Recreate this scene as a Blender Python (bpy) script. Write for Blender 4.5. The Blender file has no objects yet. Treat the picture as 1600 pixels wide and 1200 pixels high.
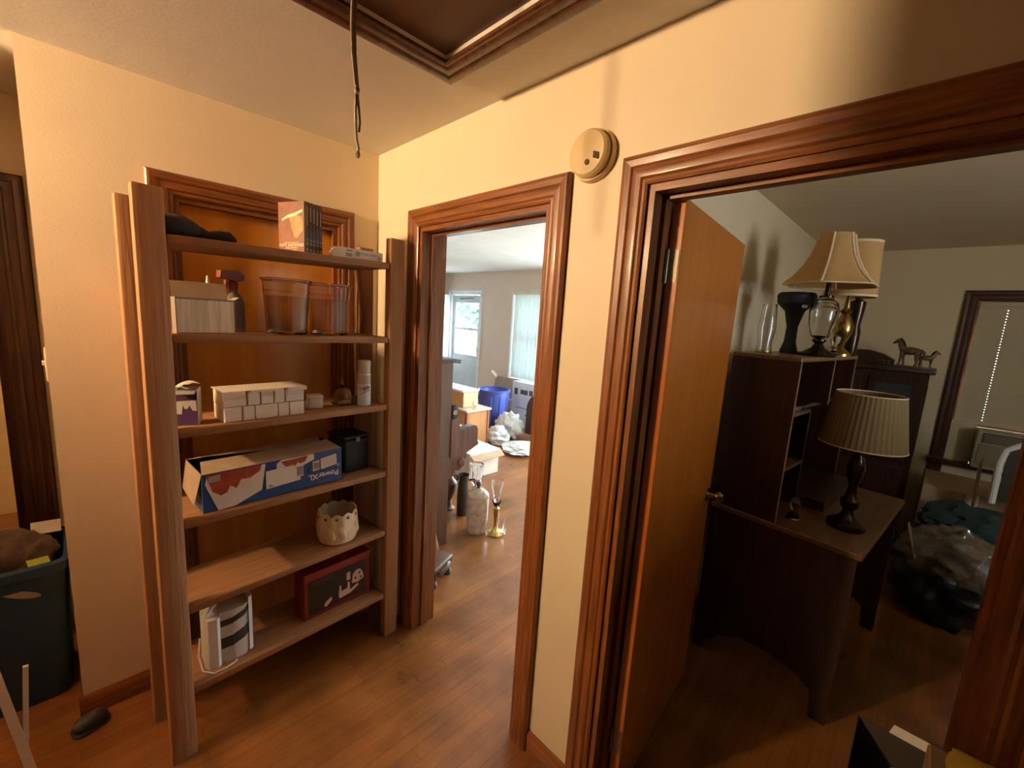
import bpy, bmesh, math, random
from mathutils import Vector, Matrix, noise
random.seed(7)
PI = math.pi
scene = bpy.context.scene
C = bpy.context.collection

# ------------------------------------------------------------------ camera
CAM = Vector((-1.116, -2.156, 1.667))
yaw, pitch, roll, FPX = math.radians(45.41), math.radians(-8.933), math.radians(3.622), 660.33
fw = Vector((math.sin(yaw)*math.cos(pitch), math.cos(yaw)*math.cos(pitch), math.sin(pitch)))
r0 = Vector((math.cos(yaw), -math.sin(yaw), 0)); u0 = r0.cross(fw)
rt = r0*math.cos(roll) + u0*math.sin(roll); up = -r0*math.sin(roll) + u0*math.cos(roll)
cd = bpy.data.cameras.new('camera'); cam = bpy.data.objects.new('camera', cd); C.objects.link(cam)
m = Matrix((rt, up, -fw)).transposed().to_4x4(); m.translation = CAM; cam.matrix_world = m
cd.sensor_fit = 'HORIZONTAL'; cd.sensor_width = 36; cd.lens = FPX/1600*36; cd.clip_start = .02; cd.clip_end = 200
scene.camera = cam

# ------------------------------------------------------------------ world, exposure
SKY = 20.0
LAMP_COL = (1.0, .68, .38); LAMP_E = 1180.0
w = bpy.data.worlds.new('sky'); scene.world = w; w.use_nodes = True
bg = w.node_tree.nodes['Background']; bg.inputs[0].default_value = (.82, .93, 1.0, 1); bg.inputs[1].default_value = SKY
vs = scene.view_settings
vs.view_transform = 'Standard'; vs.look = 'None'; vs.gamma = 1; vs.use_curve_mapping = False; vs.exposure = 0.0
def portal(name, loc, rot, sx, sy):
    l = bpy.data.lights.new(name, 'AREA'); l.shape = 'RECTANGLE'; l.size = sx; l.size_y = sy
    l.cycles.is_portal = True
    o = bpy.data.objects.new(name, l); o.location = loc; o.rotation_euler = rot; C.objects.link(o)
portal('daylight_portal', (4.16, 2.39, 1.37), (0, PI/2, 0), 1.45, 1.1)
portal('daylight_portal', (4.16, 4.27, 1.3), (0, PI/2, 0), 1.5, .9)
portal('daylight_portal', (4.16, .25, 1.25), (0, PI/2, 0), 1.9, 2.7)
portal('daylight_portal', (.48, -4.66, 1.72), (PI/2, 0, 0), .74, .95)
portal('daylight_portal', (4.05, -2.85, 1.4), (0, PI/2, 0), 1.3, 1.0)

# ------------------------------------------------------------------ materials
MATS = {}
def nd(nt, t, **k):
    n = nt.nodes.new(t)
    for a, b in k.items(): setattr(n, a, b)
    return n
def mat(name, col, rough=.5, metal=0, col2=None, scale=8, stretch=(1, 1, 1), bump=0, spec=None, trans=0, alpha=1, emit=None, detail=6, sub=0, lo=.35, hi=.65, coat=0, ior=None, bscale=None):
    if name in MATS: return MATS[name]
    ma = bpy.data.materials.new(name); ma.use_nodes = True; nt = ma.node_tree; b = nt.nodes['Principled BSDF']
    b.inputs['Base Color'].default_value = (*col, 1); b.inputs['Roughness'].default_value = rough; b.inputs['Metallic'].default_value = metal
    if spec is not None: b.inputs['Specular IOR Level'].default_value = spec
    if trans: b.inputs['Transmission Weight'].default_value = trans
    if ior: b.inputs['IOR'].default_value = ior
    if coat: b.inputs['Coat Weight'].default_value = coat; b.inputs['Coat Roughness'].default_value = .15
    if alpha < 1: b.inputs['Alpha'].default_value = alpha
    if emit: b.inputs['Emission Color'].default_value = (*emit[0], 1); b.inputs['Emission Strength'].default_value = emit[1]
    tc = nd(nt, 'ShaderNodeTexCoord'); mp = nd(nt, 'ShaderNodeMapping'); mp.inputs['Scale'].default_value = stretch
    nt.links.new(tc.outputs['Object'], mp.inputs[0])
    no = nd(nt, 'ShaderNodeTexNoise'); no.inputs['Scale'].default_value = scale; no.inputs['Detail'].default_value = detail
    nt.links.new(mp.outputs[0], no.inputs['Vector'])
    if col2 is None: col2 = tuple(c*.9 for c in col)
    cr = nd(nt, 'ShaderNodeValToRGB'); cr.color_ramp.elements[0].position = lo; cr.color_ramp.elements[1].position = hi
    cr.color_ramp.elements[0].color = (*col2, 1); cr.color_ramp.elements[1].color = (*col, 1)
    nt.links.new(no.outputs['Fac'], cr.inputs[0]); nt.links.new(cr.outputs[0], b.inputs['Base Color'])
    if bump:
        bp = nd(nt, 'ShaderNodeBump'); bp.inputs['Strength'].default_value = bump; bp.inputs['Distance'].default_value = .01
        if bscale:
            n2 = nd(nt, 'ShaderNodeTexNoise'); n2.inputs['Scale'].default_value = bscale; nt.links.new(tc.outputs['Object'], n2.inputs['Vector'])
            nt.links.new(n2.outputs['Fac'], bp.inputs['Height'])
        else: nt.links.new(no.outputs['Fac'], bp.inputs['Height'])
        nt.links.new(bp.outputs[0], b.inputs['Normal'])
    MATS[name] = ma; return ma
def translucent(name, col, fac, rough=.8):
    ma = bpy.data.materials.new(name); ma.use_nodes = True; nt = ma.node_tree
    out = nt.nodes['Material Output']; nt.nodes.remove(nt.nodes['Principled BSDF'])
    d = nd(nt, 'ShaderNodeBsdfDiffuse'); t = nd(nt, 'ShaderNodeBsdfTranslucent'); mx = nd(nt, 'ShaderNodeMixShader')
    tc = nd(nt, 'ShaderNodeTexCoord'); no = nd(nt, 'ShaderNodeTexNoise'); no.inputs['Scale'].default_value = 30
    cr = nd(nt, 'ShaderNodeValToRGB'); cr.color_ramp.elements[0].color = (*[c*.94 for c in col], 1); cr.color_ramp.elements[1].color = (*col, 1)
    nt.links.new(tc.outputs['Object'], no.inputs['Vector']); nt.links.new(no.outputs['Fac'], cr.inputs[0])
    nt.links.new(cr.outputs[0], d.inputs[0]); nt.links.new(cr.outputs[0], t.inputs[0]); mx.inputs[0].default_value = fac
    nt.links.new(d.outputs[0], mx.inputs[1]); nt.links.new(t.outputs[0], mx.inputs[2]); nt.links.new(mx.outputs[0], out.inputs[0])
    MATS[name] = ma; return ma

paint = mat('cream_paint', (.80, .68, .49), .55, col2=(.76, .64, .455), scale=2.2, bump=.04, bscale=140)
ceil_paint = mat('ceiling_paint', (.78, .75, .69), .8, col2=(.74, .71, .65), scale=2, bump=.05, bscale=90)
liv_paint = mat('living_paint', (.80, .69, .58), .7, col2=(.77, .66, .55), scale=2)
liv_ceil = mat('living_ceiling_paint', (.84, .86, .84), .9, scale=5, col2=(.80, .82, .80))
bed_paint = mat('bedroom_paint', (.76, .61, .40), .6, scale=2, col2=(.73, .58, .375))
trimw = mat('stained_trim_wood', (.30, .10, .022), .42, col2=(.12, .036, .008), scale=7, stretch=(14, 14, .7), bump=.1, coat=.12, lo=.3, hi=.7)
trimh = mat('stained_head_wood', (.30, .10, .022), .42, col2=(.12, .036, .008), scale=7, stretch=(14, .7, 14), bump=.1, coat=.12, lo=.3, hi=.7)
trimx = mat('stained_head_wood_across', (.30, .10, .022), .42, col2=(.12, .036, .008), scale=7, stretch=(.7, 14, 14), bump=.1, coat=.12, lo=.3, hi=.7)
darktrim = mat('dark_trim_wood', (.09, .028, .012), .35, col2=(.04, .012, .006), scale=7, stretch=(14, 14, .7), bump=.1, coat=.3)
doorw = mat('varnished_birch', (.58, .175, .022), .28, col2=(.47, .13, .015), scale=3, stretch=(6, 6, .5), coat=.3)
closetw = mat('varnished_closet_door', (.66, .29, .035), .35, col2=(.56, .22, .02), scale=3, stretch=(6, 6, .5), coat=.2)
shelfw = mat('weathered_pine', (.42, .205, .085), .7, col2=(.335, .16, .066), scale=6, stretch=(12, 12, .6), bump=.25)
boardw = mat('weathered_pine_board', (.37, .18, .072), .7, col2=(.285, .135, .054), scale=6, stretch=(.6, 12, 12), bump=.25)
stickw = mat('yellowed_pine', (.45, .27, .12), .7, col2=(.33, .19, .08), scale=6, stretch=(12, 12, .6), bump=.2)
white_pl = mat('white_plastic', (.80, .78, .73), .4, col2=(.74, .72, .66))
white_pt = mat('white_gloss_paint', (.86, .90, .92), .4)
card = mat('brown_cardboard', (.48, .34, .22), .85, col2=(.42, .29, .18), scale=12)
card_w = mat('white_cardboard', (.78, .72, .64), .7, col2=(.70, .64, .56), scale=14)
black = mat('matte_black', (.012, .012, .014), .6)
darkb = mat('dark_brown_wood', (.055, .020, .011), .35, col2=(.028, .010, .006), scale=5, stretch=(10, 10, .6), coat=.2)
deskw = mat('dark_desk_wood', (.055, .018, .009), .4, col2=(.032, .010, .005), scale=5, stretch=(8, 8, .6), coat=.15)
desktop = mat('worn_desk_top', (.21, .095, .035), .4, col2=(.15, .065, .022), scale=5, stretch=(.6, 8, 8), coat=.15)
brass = mat('brass', (.62, .44, .16), .25, metal=1, col2=(.40, .27, .09), scale=9)
bronze = mat('dark_bronze', (.05, .028, .018), .25, metal=.7)
steel = mat('worn_steel', (.35, .30, .22), .55, metal=1)
glass = mat('clear_glass', (.96, .97, .97), .02, trans=1, ior=1.45)
plastic_clear = mat('clear_plastic', (.92, .88, .84), .02, trans=1, ior=1.32)
orange_w = mat('orange_oak', (.55, .27, .10), .4, col2=(.45, .20, .07), scale=4, stretch=(6, 6, .7))
blue = mat('blue_bin_plastic', (.007, .036, .078), .4, col2=(.005, .028, .062))
canblue = mat('royal_blue_plastic', (.06, .10, .42), .4)
cloth_b = mat('brown_cloth', (.11, .065, .04), .95, col2=(.06, .035, .022), scale=16, bump=.5)
bagw = mat('white_bag_plastic', (.82, .86, .86), .3, col2=(.72, .78, .80), scale=9, bump=.3)
bagclear = mat('cloudy_bag_plastic', (.34, .27, .18), .15, alpha=.5, bump=.5, scale=14, coat=.5)
bagblack = mat('black_bag_plastic', (.006, .007, .011), .35, bump=.3, scale=10)
shade_m = translucent('lampshade_silk', (.80, .50, .21), .35)
shade_g = translucent('lampshade_pleated', (.36, .25, .13), .3)
purple = mat('purple_print', (.12, .05, .17), .5)
bluep = mat('blue_print', (.02, .07, .22), .5, col2=(.016, .058, .19))
redp = mat('food_red_print', (.42, .065, .02), .5, col2=(.26, .04, .015), scale=26)
darkred = mat('dark_red_print', (.22, .018, .012), .45)
cream_cer = mat('cream_ceramic', (.90, .80, .58), .3, col2=(.70, .57, .36), scale=10, coat=.4)
smoke_pl = mat('yellowed_plastic', (.72, .55, .30), .5, col2=(.68, .51, .27))
ink = mat('black_ink', (.02, .018, .018), .6)
grey = mat('grey_plastic', (.30, .28, .26), .5)
teal = mat('dark_teal_cloth', (.02, .045, .042), .9)
yellow = mat('yellow_paper', (.62, .50, .06), .7)
yelgreen = mat('yellow_green_paper', (.45, .55, .06), .7)

def floor_material(name, c1, c2, cm):
    ma = bpy.data.materials.new(name); ma.use_nodes = True; nt = ma.node_tree; b = nt.nodes['Principled BSDF']
    tc = nd(nt, 'ShaderNodeTexCoord'); L = nt.links.new
    br = nd(nt, 'ShaderNodeTexBrick'); br.inputs['Scale'].default_value = 1; br.inputs['Brick Width'].default_value = .9
    br.inputs['Row Height'].default_value = .057; br.inputs['Mortar Size'].default_value = .0012; br.offset = .37
    br.inputs['Color1'].default_value = (*c1, 1); br.inputs['Color2'].default_value = (*c2, 1); br.inputs['Mortar'].default_value = (*cm, 1)
    L(tc.outputs['Object'], br.inputs['Vector'])
    mp = nd(nt, 'ShaderNodeMapping'); mp.inputs['Scale'].default_value = (2, 26, 1); L(tc.outputs['Object'], mp.inputs[0])
    no = nd(nt, 'ShaderNodeTexNoise'); no.inputs['Scale'].default_value = 2; no.inputs['Detail'].default_value = 6; L(mp.outputs[0], no.inputs['Vector'])
    n2 = nd(nt, 'ShaderNodeTexNoise'); n2.inputs['Scale'].default_value = 3.2; n2.inputs['Detail'].default_value = 5; L(tc.outputs['Object'], n2.inputs['Vector'])
    mx = nd(nt, 'ShaderNodeMix', data_type='RGBA', blend_type='MULTIPLY'); mx.inputs[0].default_value = .45
    L(br.outputs['Color'], mx.inputs[6]); L(no.outputs['Fac'], mx.inputs[7])
    cr = nd(nt, 'ShaderNodeValToRGB'); cr.color_ramp.elements[0].position = .35; cr.color_ramp.elements[1].position = .7
    cr.color_ramp.elements[0].color = (.62, .62, .62, 1); cr.color_ramp.elements[1].color = (1.25, 1.2, 1.15, 1); L(n2.outputs['Fac'], cr.inputs[0])
    m2 = nd(nt, 'ShaderNodeMix', data_type='RGBA', blend_type='MULTIPLY'); m2.inputs[0].default_value = 1
    L(mx.outputs[2], m2.inputs[6]); L(cr.outputs[0], m2.inputs[7]); L(m2.outputs[2], b.inputs['Base Color'])
    rr = nd(nt, 'ShaderNodeMapRange'); rr.inputs[3].default_value = .2; rr.inputs[4].default_value = .42; L(n2.outputs['Fac'], rr.inputs[0]); L(rr.outputs[0], b.inputs['Roughness'])
    bp = nd(nt, 'ShaderNodeBump'); bp.inputs['Strength'].default_value = .12; bp.inputs['Distance'].default_value = .004; L(n2.outputs['Fac'], bp.inputs['Height']); L(bp.outputs[0], b.inputs['Normal'])
    return ma
floorm = floor_material('oak_strip_floor', (.385, .150, .038), (.305, .115, .028), (.21, .08, .02))

# ------------------------------------------------------------------ mesh helpers
class MB:
    def __init__(s): s.v = []; s.f = []
    def add(s, v, f):
        n = len(s.v); s.v += [tuple(p) for p in v]; s.f += [tuple(i+n for i in q) for q in f]; return s
    def box(s, x0, x1, y0, y1, z0, z1):
        return s.add([(x, y, z) for z in (z0, z1) for y in (y0, y1) for x in (x0, x1)],
                     [(0, 2, 3, 1), (4, 5, 7, 6), (0, 1, 5, 4), (1, 3, 7, 5), (3, 2, 6, 7), (2, 0, 4, 6)])
    def rbox(s, x0, x1, y0, y1, z0, z1, r=.004, seg=2):
        bm = bmesh.new(); bmesh.ops.create_cube(bm, size=1)
        for v in bm.verts: v.co = Vector(((x0+x1)/2+v.co.x*(x1-x0), (y0+y1)/2+v.co.y*(y1-y0), (z0+z1)/2+v.co.z*(z1-z0)))
        bmesh.ops.bevel(bm, geom=list(bm.edges), offset=r, segments=seg, affect='EDGES', profile=.5)
        bm.verts.index_update(); s.add([v.co[:] for v in bm.verts], [[v.index for v in f.verts] for f in bm.faces]); bm.free(); return s
    def prism(s, poly, axis, a0, a1):
        k = {'x': lambda p, a: (a, p[0], p[1]), 'y': lambda p, a: (p[0], a, p[1]), 'z': lambda p, a: (p[0], p[1], a)}[axis]
        n = len(poly)
        return s.add([k(p, a0) for p in poly]+[k(p, a1) for p in poly],
                     [tuple(range(n))[::-1], tuple(range(n, 2*n))]+[(i, (i+1) % n, n+(i+1) % n, n+i) for i in range(n)])
    def lathe(s, prof, seg=24, c=(0, 0, 0), cap=True, fn=None):
        n = len(prof); V = []
        for j in range(seg):
            a = 2*PI*j/seg
            for (r, z) in prof:
                rr = fn(r, z, a) if fn else r
                V.append((c[0]+rr*math.cos(a), c[1]+rr*math.sin(a), c[2]+z))
        F = [(j*n+i, ((j+1) % seg)*n+i, ((j+1) % seg)*n+i+1, j*n+i+1) for j in range(seg) for i in range(n-1)]
        if cap:
            if prof[0][0] > 1e-6: F.append(tuple(j*n for j in range(seg))[::-1])
            if prof[-1][0] > 1e-6: F.append(tuple(j*n+n-1 for j in range(seg)))
        return s.add(V, F)
    def tube(s, pts, r, seg=8, closed=False):
        P = [Vector(p) for p in pts]; n = len(P); V = []; R = r if isinstance(r, (list, tuple)) else [r]*n
        prev = None
        for i, p in enumerate(P):
            t = (P[(i+1) % n]-P[i-1]) if closed else (P[min(i+1, n-1)]-P[max(i-1, 0)])
            t.normalize()
            a = (prev if prev else (Vector((0, 0, 1)) if abs(t.z) < .9 else Vector((1, 0, 0))))
            b = t.cross(a).normalized(); a = b.cross(t).normalized(); prev = a
            for k in range(seg):
                an = 2*PI*k/seg; V.append(p+(a*math.cos(an)+b*math.sin(an))*R[i])
        F = [(i*seg+k, i*seg+(k+1) % seg, ((i+1) % n)*seg+(k+1) % seg, ((i+1) % n)*seg+k) for i in range(n if closed else n-1) for k in range(seg)]
        if not closed: F += [tuple(range(seg))[::-1], tuple((n-1)*seg+k for k in range(seg))]
        return s.add(V, F)
    def bar(s, a, b, wx, wy):     # square bar from a to b
        a, b = Vector(a), Vector(b); t = (b-a).normalized(); x = Vector((1, 0, 0)) if abs(t.x) < .8 else Vector((0, 1, 0))
        y = t.cross(x).normalized(); x = y.cross(t).normalized()
        V = [p+x*sx*wx/2+y*sy*wy/2 for p in (a, b) for sx, sy in ((-1, -1), (1, -1), (1, 1), (-1, 1))]
        return s.add(V, [(3, 2, 1, 0), (4, 5, 6, 7)]+[(i, (i+1) % 4, 4+(i+1) % 4, 4+i) for i in range(4)])
    def blob(s, c, rad, amp=.15, freq=2.5, sub=3, seed=0, flat=None):
        bm = bmesh.new(); bmesh.ops.create_icosphere(bm, subdivisions=sub, radius=1)
        for v in bm.verts:
            d = v.co.normalized(); k = 1+amp*noise.noise(d*freq+Vector((seed*7.3, seed*3.1, 0)))+amp*.5*noise.noise(d*freq*2.7+Vector((seed, 5, 9)))
            v.co = Vector((c[0]+d.x*k*rad[0], c[1]+d.y*k*rad[1], c[2]+d.z*k*rad[2]))
            if flat is not None and v.co.z < flat: v.co.z = flat
        bm.verts.index_update(); s.add([v.co[:] for v in bm.verts], [[v.index for v in f.verts] for f in bm.faces]); bm.free(); return s
    def xf(s, M): s.v = [tuple(M @ Vector(p)) for p in s.v]; return s
def obj(name, mb, ma, parent=None, loc=None, rot=None, smooth=True, angle=35):
    me = bpy.data.meshes.new(name); me.from_pydata(mb.v, [], mb.f); me.validate()
    bm = bmesh.new(); bm.from_mesh(me); bmesh.ops.recalc_face_normals(bm, faces=bm.faces); bm.to_mesh(me); bm.free()
    if name.startswith(('bag', 'garment', 'sack')): angle = 75
    if smooth: me.shade_smooth(); me.set_sharp_from_angle(angle=math.radians(angle))
    o = bpy.data.objects.new(name, me); C.objects.link(o)
    for q in (ma if isinstance(ma, (list, tuple)) else [ma]): me.materials.append(q)
    if parent: o.parent = parent
    if loc: o.location = loc
    if rot: o.rotation_euler = rot
    return o
def tag(o, label, cat, group=None):
    o['label'] = label; o['category'] = cat
    if group: o['group'] = group
    return o
def thing(name, label, cat, loc=(0, 0, 0), rotz=0, group=None):
    o = bpy.data.objects.new(name, None); C.objects.link(o); o.empty_display_size = .05
    o.location = loc; o.rotation_euler = (0, 0, rotz); return tag(o, label, cat, group)
def struct(name, mb=None, ma=None, parent=None, label=None, **k):
    if mb is None: o = bpy.data.objects.new(name, None); C.objects.link(o)
    else: o = obj(name, mb, ma, parent, **k)
    if parent is None: o['kind'] = 'structure'
    if label: o['label'] = label
    return o
def text(body, size, ma, parent, loc, rot, name='lettering', sx=1.0, align='CENTER', bold=0.0):
    cu = bpy.data.curves.new('t', 'FONT'); cu.body = body; cu.size = size; cu.align_x = align; cu.align_y = 'CENTER'; cu.extrude = .0003; cu.offset = bold; cu.resolution_u = 3
    t = bpy.data.objects.new('t', cu); C.objects.link(t); dg = bpy.context.evaluated_depsgraph_get()
    me = bpy.data.meshes.new_from_object(t.evaluated_get(dg)); bpy.data.objects.remove(t)
    o = bpy.data.objects.new(name, me); C.objects.link(o); me.materials.clear(); me.materials.append(ma)
    o.parent = parent; o.location = loc; o.rotation_euler = rot; o.scale = (sx, 1, 1); return o

# casing pieces: a mitred U of three moulded lengths on a wall
PROF = [(0, 0), (0, .010), (.006, .013), (.014, .012), (.020, .017), (.034, .019), (.044, .017), (.050, .022), (.066, .024), (.074, .022), (.080, .016), (.080, 0)]
def casing(parent, axis, a0, a1, h, base, sgn, mv, mh, wscale=1, names=('casing', 'head_casing')):
    P = [(u*wscale, d) for u, d in PROF]; n = len(P)
    def pt(a, z, d): return (base+sgn*d, a, z) if axis == 'y' else (a, base+sgn*d, z)
    lo, hi = min(a0, a1), max(a0, a1)
    def piece(q0, q1): 
        V = q0+q1; return MB().add(V, [tuple(range(n)), tuple(range(n, 2*n))[::-1]]+[(i, (i+1) % n, n+(i+1) % n, n+i) for i in range(n)])
    obj(names[0], piece([pt(lo-u, 0, d) for u, d in P], [pt(lo-u, h+u, d) for u, d in P]), mv, parent, angle=20)
    obj(names[0], piece([pt(hi+u, 0, d) for u, d in P], [pt(hi+u, h+u, d) for u, d in P]), mv, parent, angle=20)
    obj(names[1], piece([pt(lo-u, h+u, d) for u, d in P], [pt(hi+u, h+u, d) for u, d in P]), mh, parent, angle=20)
def jambs(parent, axis, a0, a1, h, b0, b1, mv, mh, stop=None, t=.02):
    lo, hi = min(a0, a1), max(a0, a1)
    def bx(mb, p0, p1, z0, z1, c0=b0, c1=b1): return mb.box(c0, c1, p0, p1, z0, z1) if axis == 'y' else mb.box(p0, p1, c0, c1, z0, z1)
    obj('jamb', bx(MB(), lo, lo+t, 0, h), mv, parent); obj('jamb', bx(MB(), hi-t, hi, 0, h), mv, parent); obj('head_jamb', bx(MB(), lo+t, hi-t, h-t, h), mh, parent)
    if stop:
        s0, s1 = stop; k = t+.012
        obj('door_stop', bx(MB(), lo+t, lo+k, 0, h-t, s0, s1), mv, parent); obj('door_stop', bx(MB(), hi-k, hi-t, 0, h-t, s0, s1), mv, parent)
        obj('head_stop', bx(MB(), lo+k, hi-k, h-k, h-t, s0, s1), mh, parent)

# ------------------------------------------------------------------ shell
H = 2.44; DH = 2.048
XA = -1.221
struct('floor', MB().box(-3.6, 4.0, -4.6, 6.2, -.08, 0), floorm)
# hall ceiling with attic hatch opening
HX0, HX1, HY0, HY1 = -.86, -.275, -2.25, -.952
struct('ceiling', MB().box(-3.6, HX0, -3.2, 2.6, H, H+.1).box(HX1, .06, -3.2, 2.6, H, H+.1).box(HX0, HX1, HY1, 2.6, H, H+.1).box(HX0, HX1, -3.2, HY0, H, H+.1), ceil_paint)
struct('ceiling_living_room', MB().box(.06, 4.12, -1.27, 6.2, H, H+.1), liv_ceil)
struct('ceiling_bedroom', MB().box(.06, 4.02, -4.6, -1.27, H, H+.1), bed_paint)
# wall A (behind shelf) with closet door opening
AX0, AX1 = -.850, -.214
struct('wall_back', MB().box(XA, AX0, 0, .11, 0, H).box(AX1, 0, 0, .11, 0, H).box(AX0, AX1, 0, .11, DH, H).box(XA, XA+.11, .11, 2.5, 0, H), paint)
# wall B with two doorways
B1a, B1b = -.403, -1.188      # living room doorway
B2a, B2b = -1.535, -2.325     # bedroom doorway
wb = MB()
for y0, y1, z0 in ((B1a, 6.2, 0), (B1b, B1a, DH), (B2a, B1b, 0), (B2b, B2a, DH), (-4.6, B2b, 0)): wb.box(0, .12, y0, y1, z0, H)
struct('wall_right', wb, paint)
struct('wall_hall_end', MB().box(-2.6, 0, -3.2, -3.1, 0, H), paint)
struct('wall_hall_corner', MB().box(-3.5, -1.31, -3.1, -1.14, 0, H), mat('dark_bounce_cut', (.12, .055, .025), .5, col2=(.08, .035, .015), scale=4, stretch=(9, 9, .6)))  # unseen wall set to shade the doorway, darkened to cut bounced light
struct('wall_back_left', MB().box(-3.5, -1.75, 0, .11, 0, H).box(-1.86, -1.75, .11, .69, 0, H), paint)
struct('wall_left', MB().box(-3.6, -3.5, -3.2, 2.6, 0, H), MATS['dark_bounce_cut'])  # unseen wall, dark to cut bounced light
# passage wall with doorway, and the room behind it
PX1 = -1.345
struct('wall_passage', MB().box(PX1, XA, .69, .80, 0, H).box(-3.5, -2.15, .69, .80, 0, H).box(-2.15, PX1, .69, .80, DH, H), paint)
struct('wall_far_room', MB().box(-3.5, 0, 2.5, 2.6, 0, H), mat('far_room_paint', (.72, .52, .27), .7))
# living room and bedroom
lw = MB()
for y0, y1, z0, z1 in ((4.72, 6.2, 0, H), (3.83, 4.72, 2.06, H), (2.94, 3.83, 0, H), (1.84, 2.94, 0, .65), (1.84, 2.94, 2.08, H), (1.6, 1.84, 0, H), (-1.1, 1.6, 0, .3), (-1.1, 1.6, 2.2, H), (-1.27, -1.1, 0, H)): lw.box(4.0, 4.12, y0, y1, z0, z1)
struct('wall_living_far', lw, liv_paint)
struct('wall_living_side', MB().box(0, 4.12, 6.2, 6.3, 0, H), liv_paint)
struct('wall_living_right', MB().box(.12, 4.0, -1.24, -1.21, 0, H), liv_paint)
struct('wall_living_near', MB().box(.12, .135, B1a, 6.2, 0, H).box(.12, .135, B1b, B1a, DH, H), liv_paint)
struct('wall_bedroom_left', MB().box(.12, 4.02, -1.33, -1.24, 0, H), bed_paint)
BW0, BW1 = -3.36, -2.338
struct('wall_bedroom_far', MB().box(3.86, 3.98, BW1, -1.33, 0, H).box(3.86, 3.98, -4.6, BW0, 0, H).box(3.86, 3.98, BW0, BW1, 0, .74).box(3.86, 3.98, BW0, BW1, 2.02, H), bed_paint)
struct('wall_bedroom_right', MB().box(.12, .14, -4.62, -4.5, 0, H).box(.82, 4.0, -4.62, -4.5, 0, H).box(.14, .82, -4.62, -4.5, 0, 1.30).box(.14, .82, -4.62, -4.5, 2.15, H), bed_paint)

# doors and casings
d1 = struct('door_1', label='closed closet door with stained casing behind the shelf unit')
casing(d1, 'x', AX0, AX1, DH, 0, -1, trimw, trimx); jambs(d1, 'x', AX0, AX1, DH, 0, .11, trimw, trimx)
obj('door_slab', MB().rbox(AX0+.02, AX1-.02, .035, .07, .01, DH-.02, .002, 1), closetw, d1)
d2 = struct('door_2', label='stained wooden doorway to the bright living room')
casing(d2, 'y', B1a, B1b, DH, 0, -1, trimw, trimh); jambs(d2, 'y', B1a, B1b, DH, -.001, .136, trimw, trimh, stop=(.05, .085))
d3 = struct('door_3', label='stained wooden doorway to the dark bedroom with an open birch door')
casing(d3, 'y', B2a, B2b, DH, 0, -1, trimw, trimh); jambs(d3, 'y', B2a, B2b, DH, -.001, .121, trimw, trimh, stop=(.045, .08))
# bedroom door leaf, swung open
leaf = MB().rbox(0, .755, 0, .035, .012, 2.025, .002, 1)
lf = obj('door_leaf', leaf, doorw, d3, loc=(.085, -1.607, 0), rot=(0, 0, math.radians(5.6)))
for z in (.25, 1.84):
    obj('hinge', MB().box(-.002, .001, .004, .033, z-.045, z+.045).lathe([(.005, -.048), (.006, -.045), (.006, .045), (.005, .048)], 10, (-.004, .036, z)), steel, lf)
obj('door_knob', MB().lathe([(.03, 0), (.03, .006), (.012, .01), (.011, .035), (.022, .042), (.028, .055), (.024, .068), (.008, .073)], 18).xf(Matrix.Translation((.695, 0, .95)) @ Matrix.Rotation(PI/2, 4, 'X')), brass, lf)
d4 = struct('door_4', label='dark stained door casing at the end of the left passage')
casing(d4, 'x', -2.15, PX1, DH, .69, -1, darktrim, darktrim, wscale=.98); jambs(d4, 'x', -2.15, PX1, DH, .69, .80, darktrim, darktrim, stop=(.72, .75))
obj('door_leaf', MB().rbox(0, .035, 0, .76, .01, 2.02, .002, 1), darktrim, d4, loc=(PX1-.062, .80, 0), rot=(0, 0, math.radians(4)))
# hatch
hx = thing('attic_hatch', 'dark brown attic hatch panel framed by stained moulding in the ceiling', 'attic hatch')
hatchm = mat('hatch_trim', (.13, .042, .012), .35, col2=(.05, .015, .005), scale=7, stretch=(6, 6, 6), coat=.2)
obj('hatch_panel', MB().box(HX0, HX1, HY0, HY1, H+.012, H+.03), mat('hatch_panel_wood', (.12, .044, .012), .5, col2=(.085, .03, .008), scale=3, stretch=(6, .6, 6)), hx)
P = [(u, d) for u, d in PROF]; n = len(P)
cor = [lambda u: (HX0-u, HY0-u), lambda u: (HX1+u, HY0-u), lambda u: (HX1+u, HY1+u), lambda u: (HX0-u, HY1+u)]
for i in range(4):
    a, b = cor[i], cor[(i+1) % 4]
    V = [(*a(u), H-d*.9) for u, d in P]+[(*b(u), H-d*.9) for u, d in P]
    obj('hatch_moulding', MB().add(V, [tuple(range(n)), tuple(range(n, 2*n))[::-1]]+[(k, (k+1) % n, n+(k+1) % n, n+k) for k in range(n)]), hatchm, hx, angle=20)
# baseboards
def base_profile(): return [(0, 0), (.012, 0), (.012, .07), (.009, .082), (.004, .09), (0, .09)]
struct('baseboard_back', MB().prism([(-d, z) for d, z in base_profile()], 'x', XA-.012, AX0-.082), trimx)
struct('baseboard_right', MB().prism([(-d, z) for d, z in base_profile()], 'y', B2a+.082, B1b-.082), trimh)
struct('baseboard_passage', MB().prism([(XA-d, z) for d, z in base_profile()], 'y', 0, .69), trimh)

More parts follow.
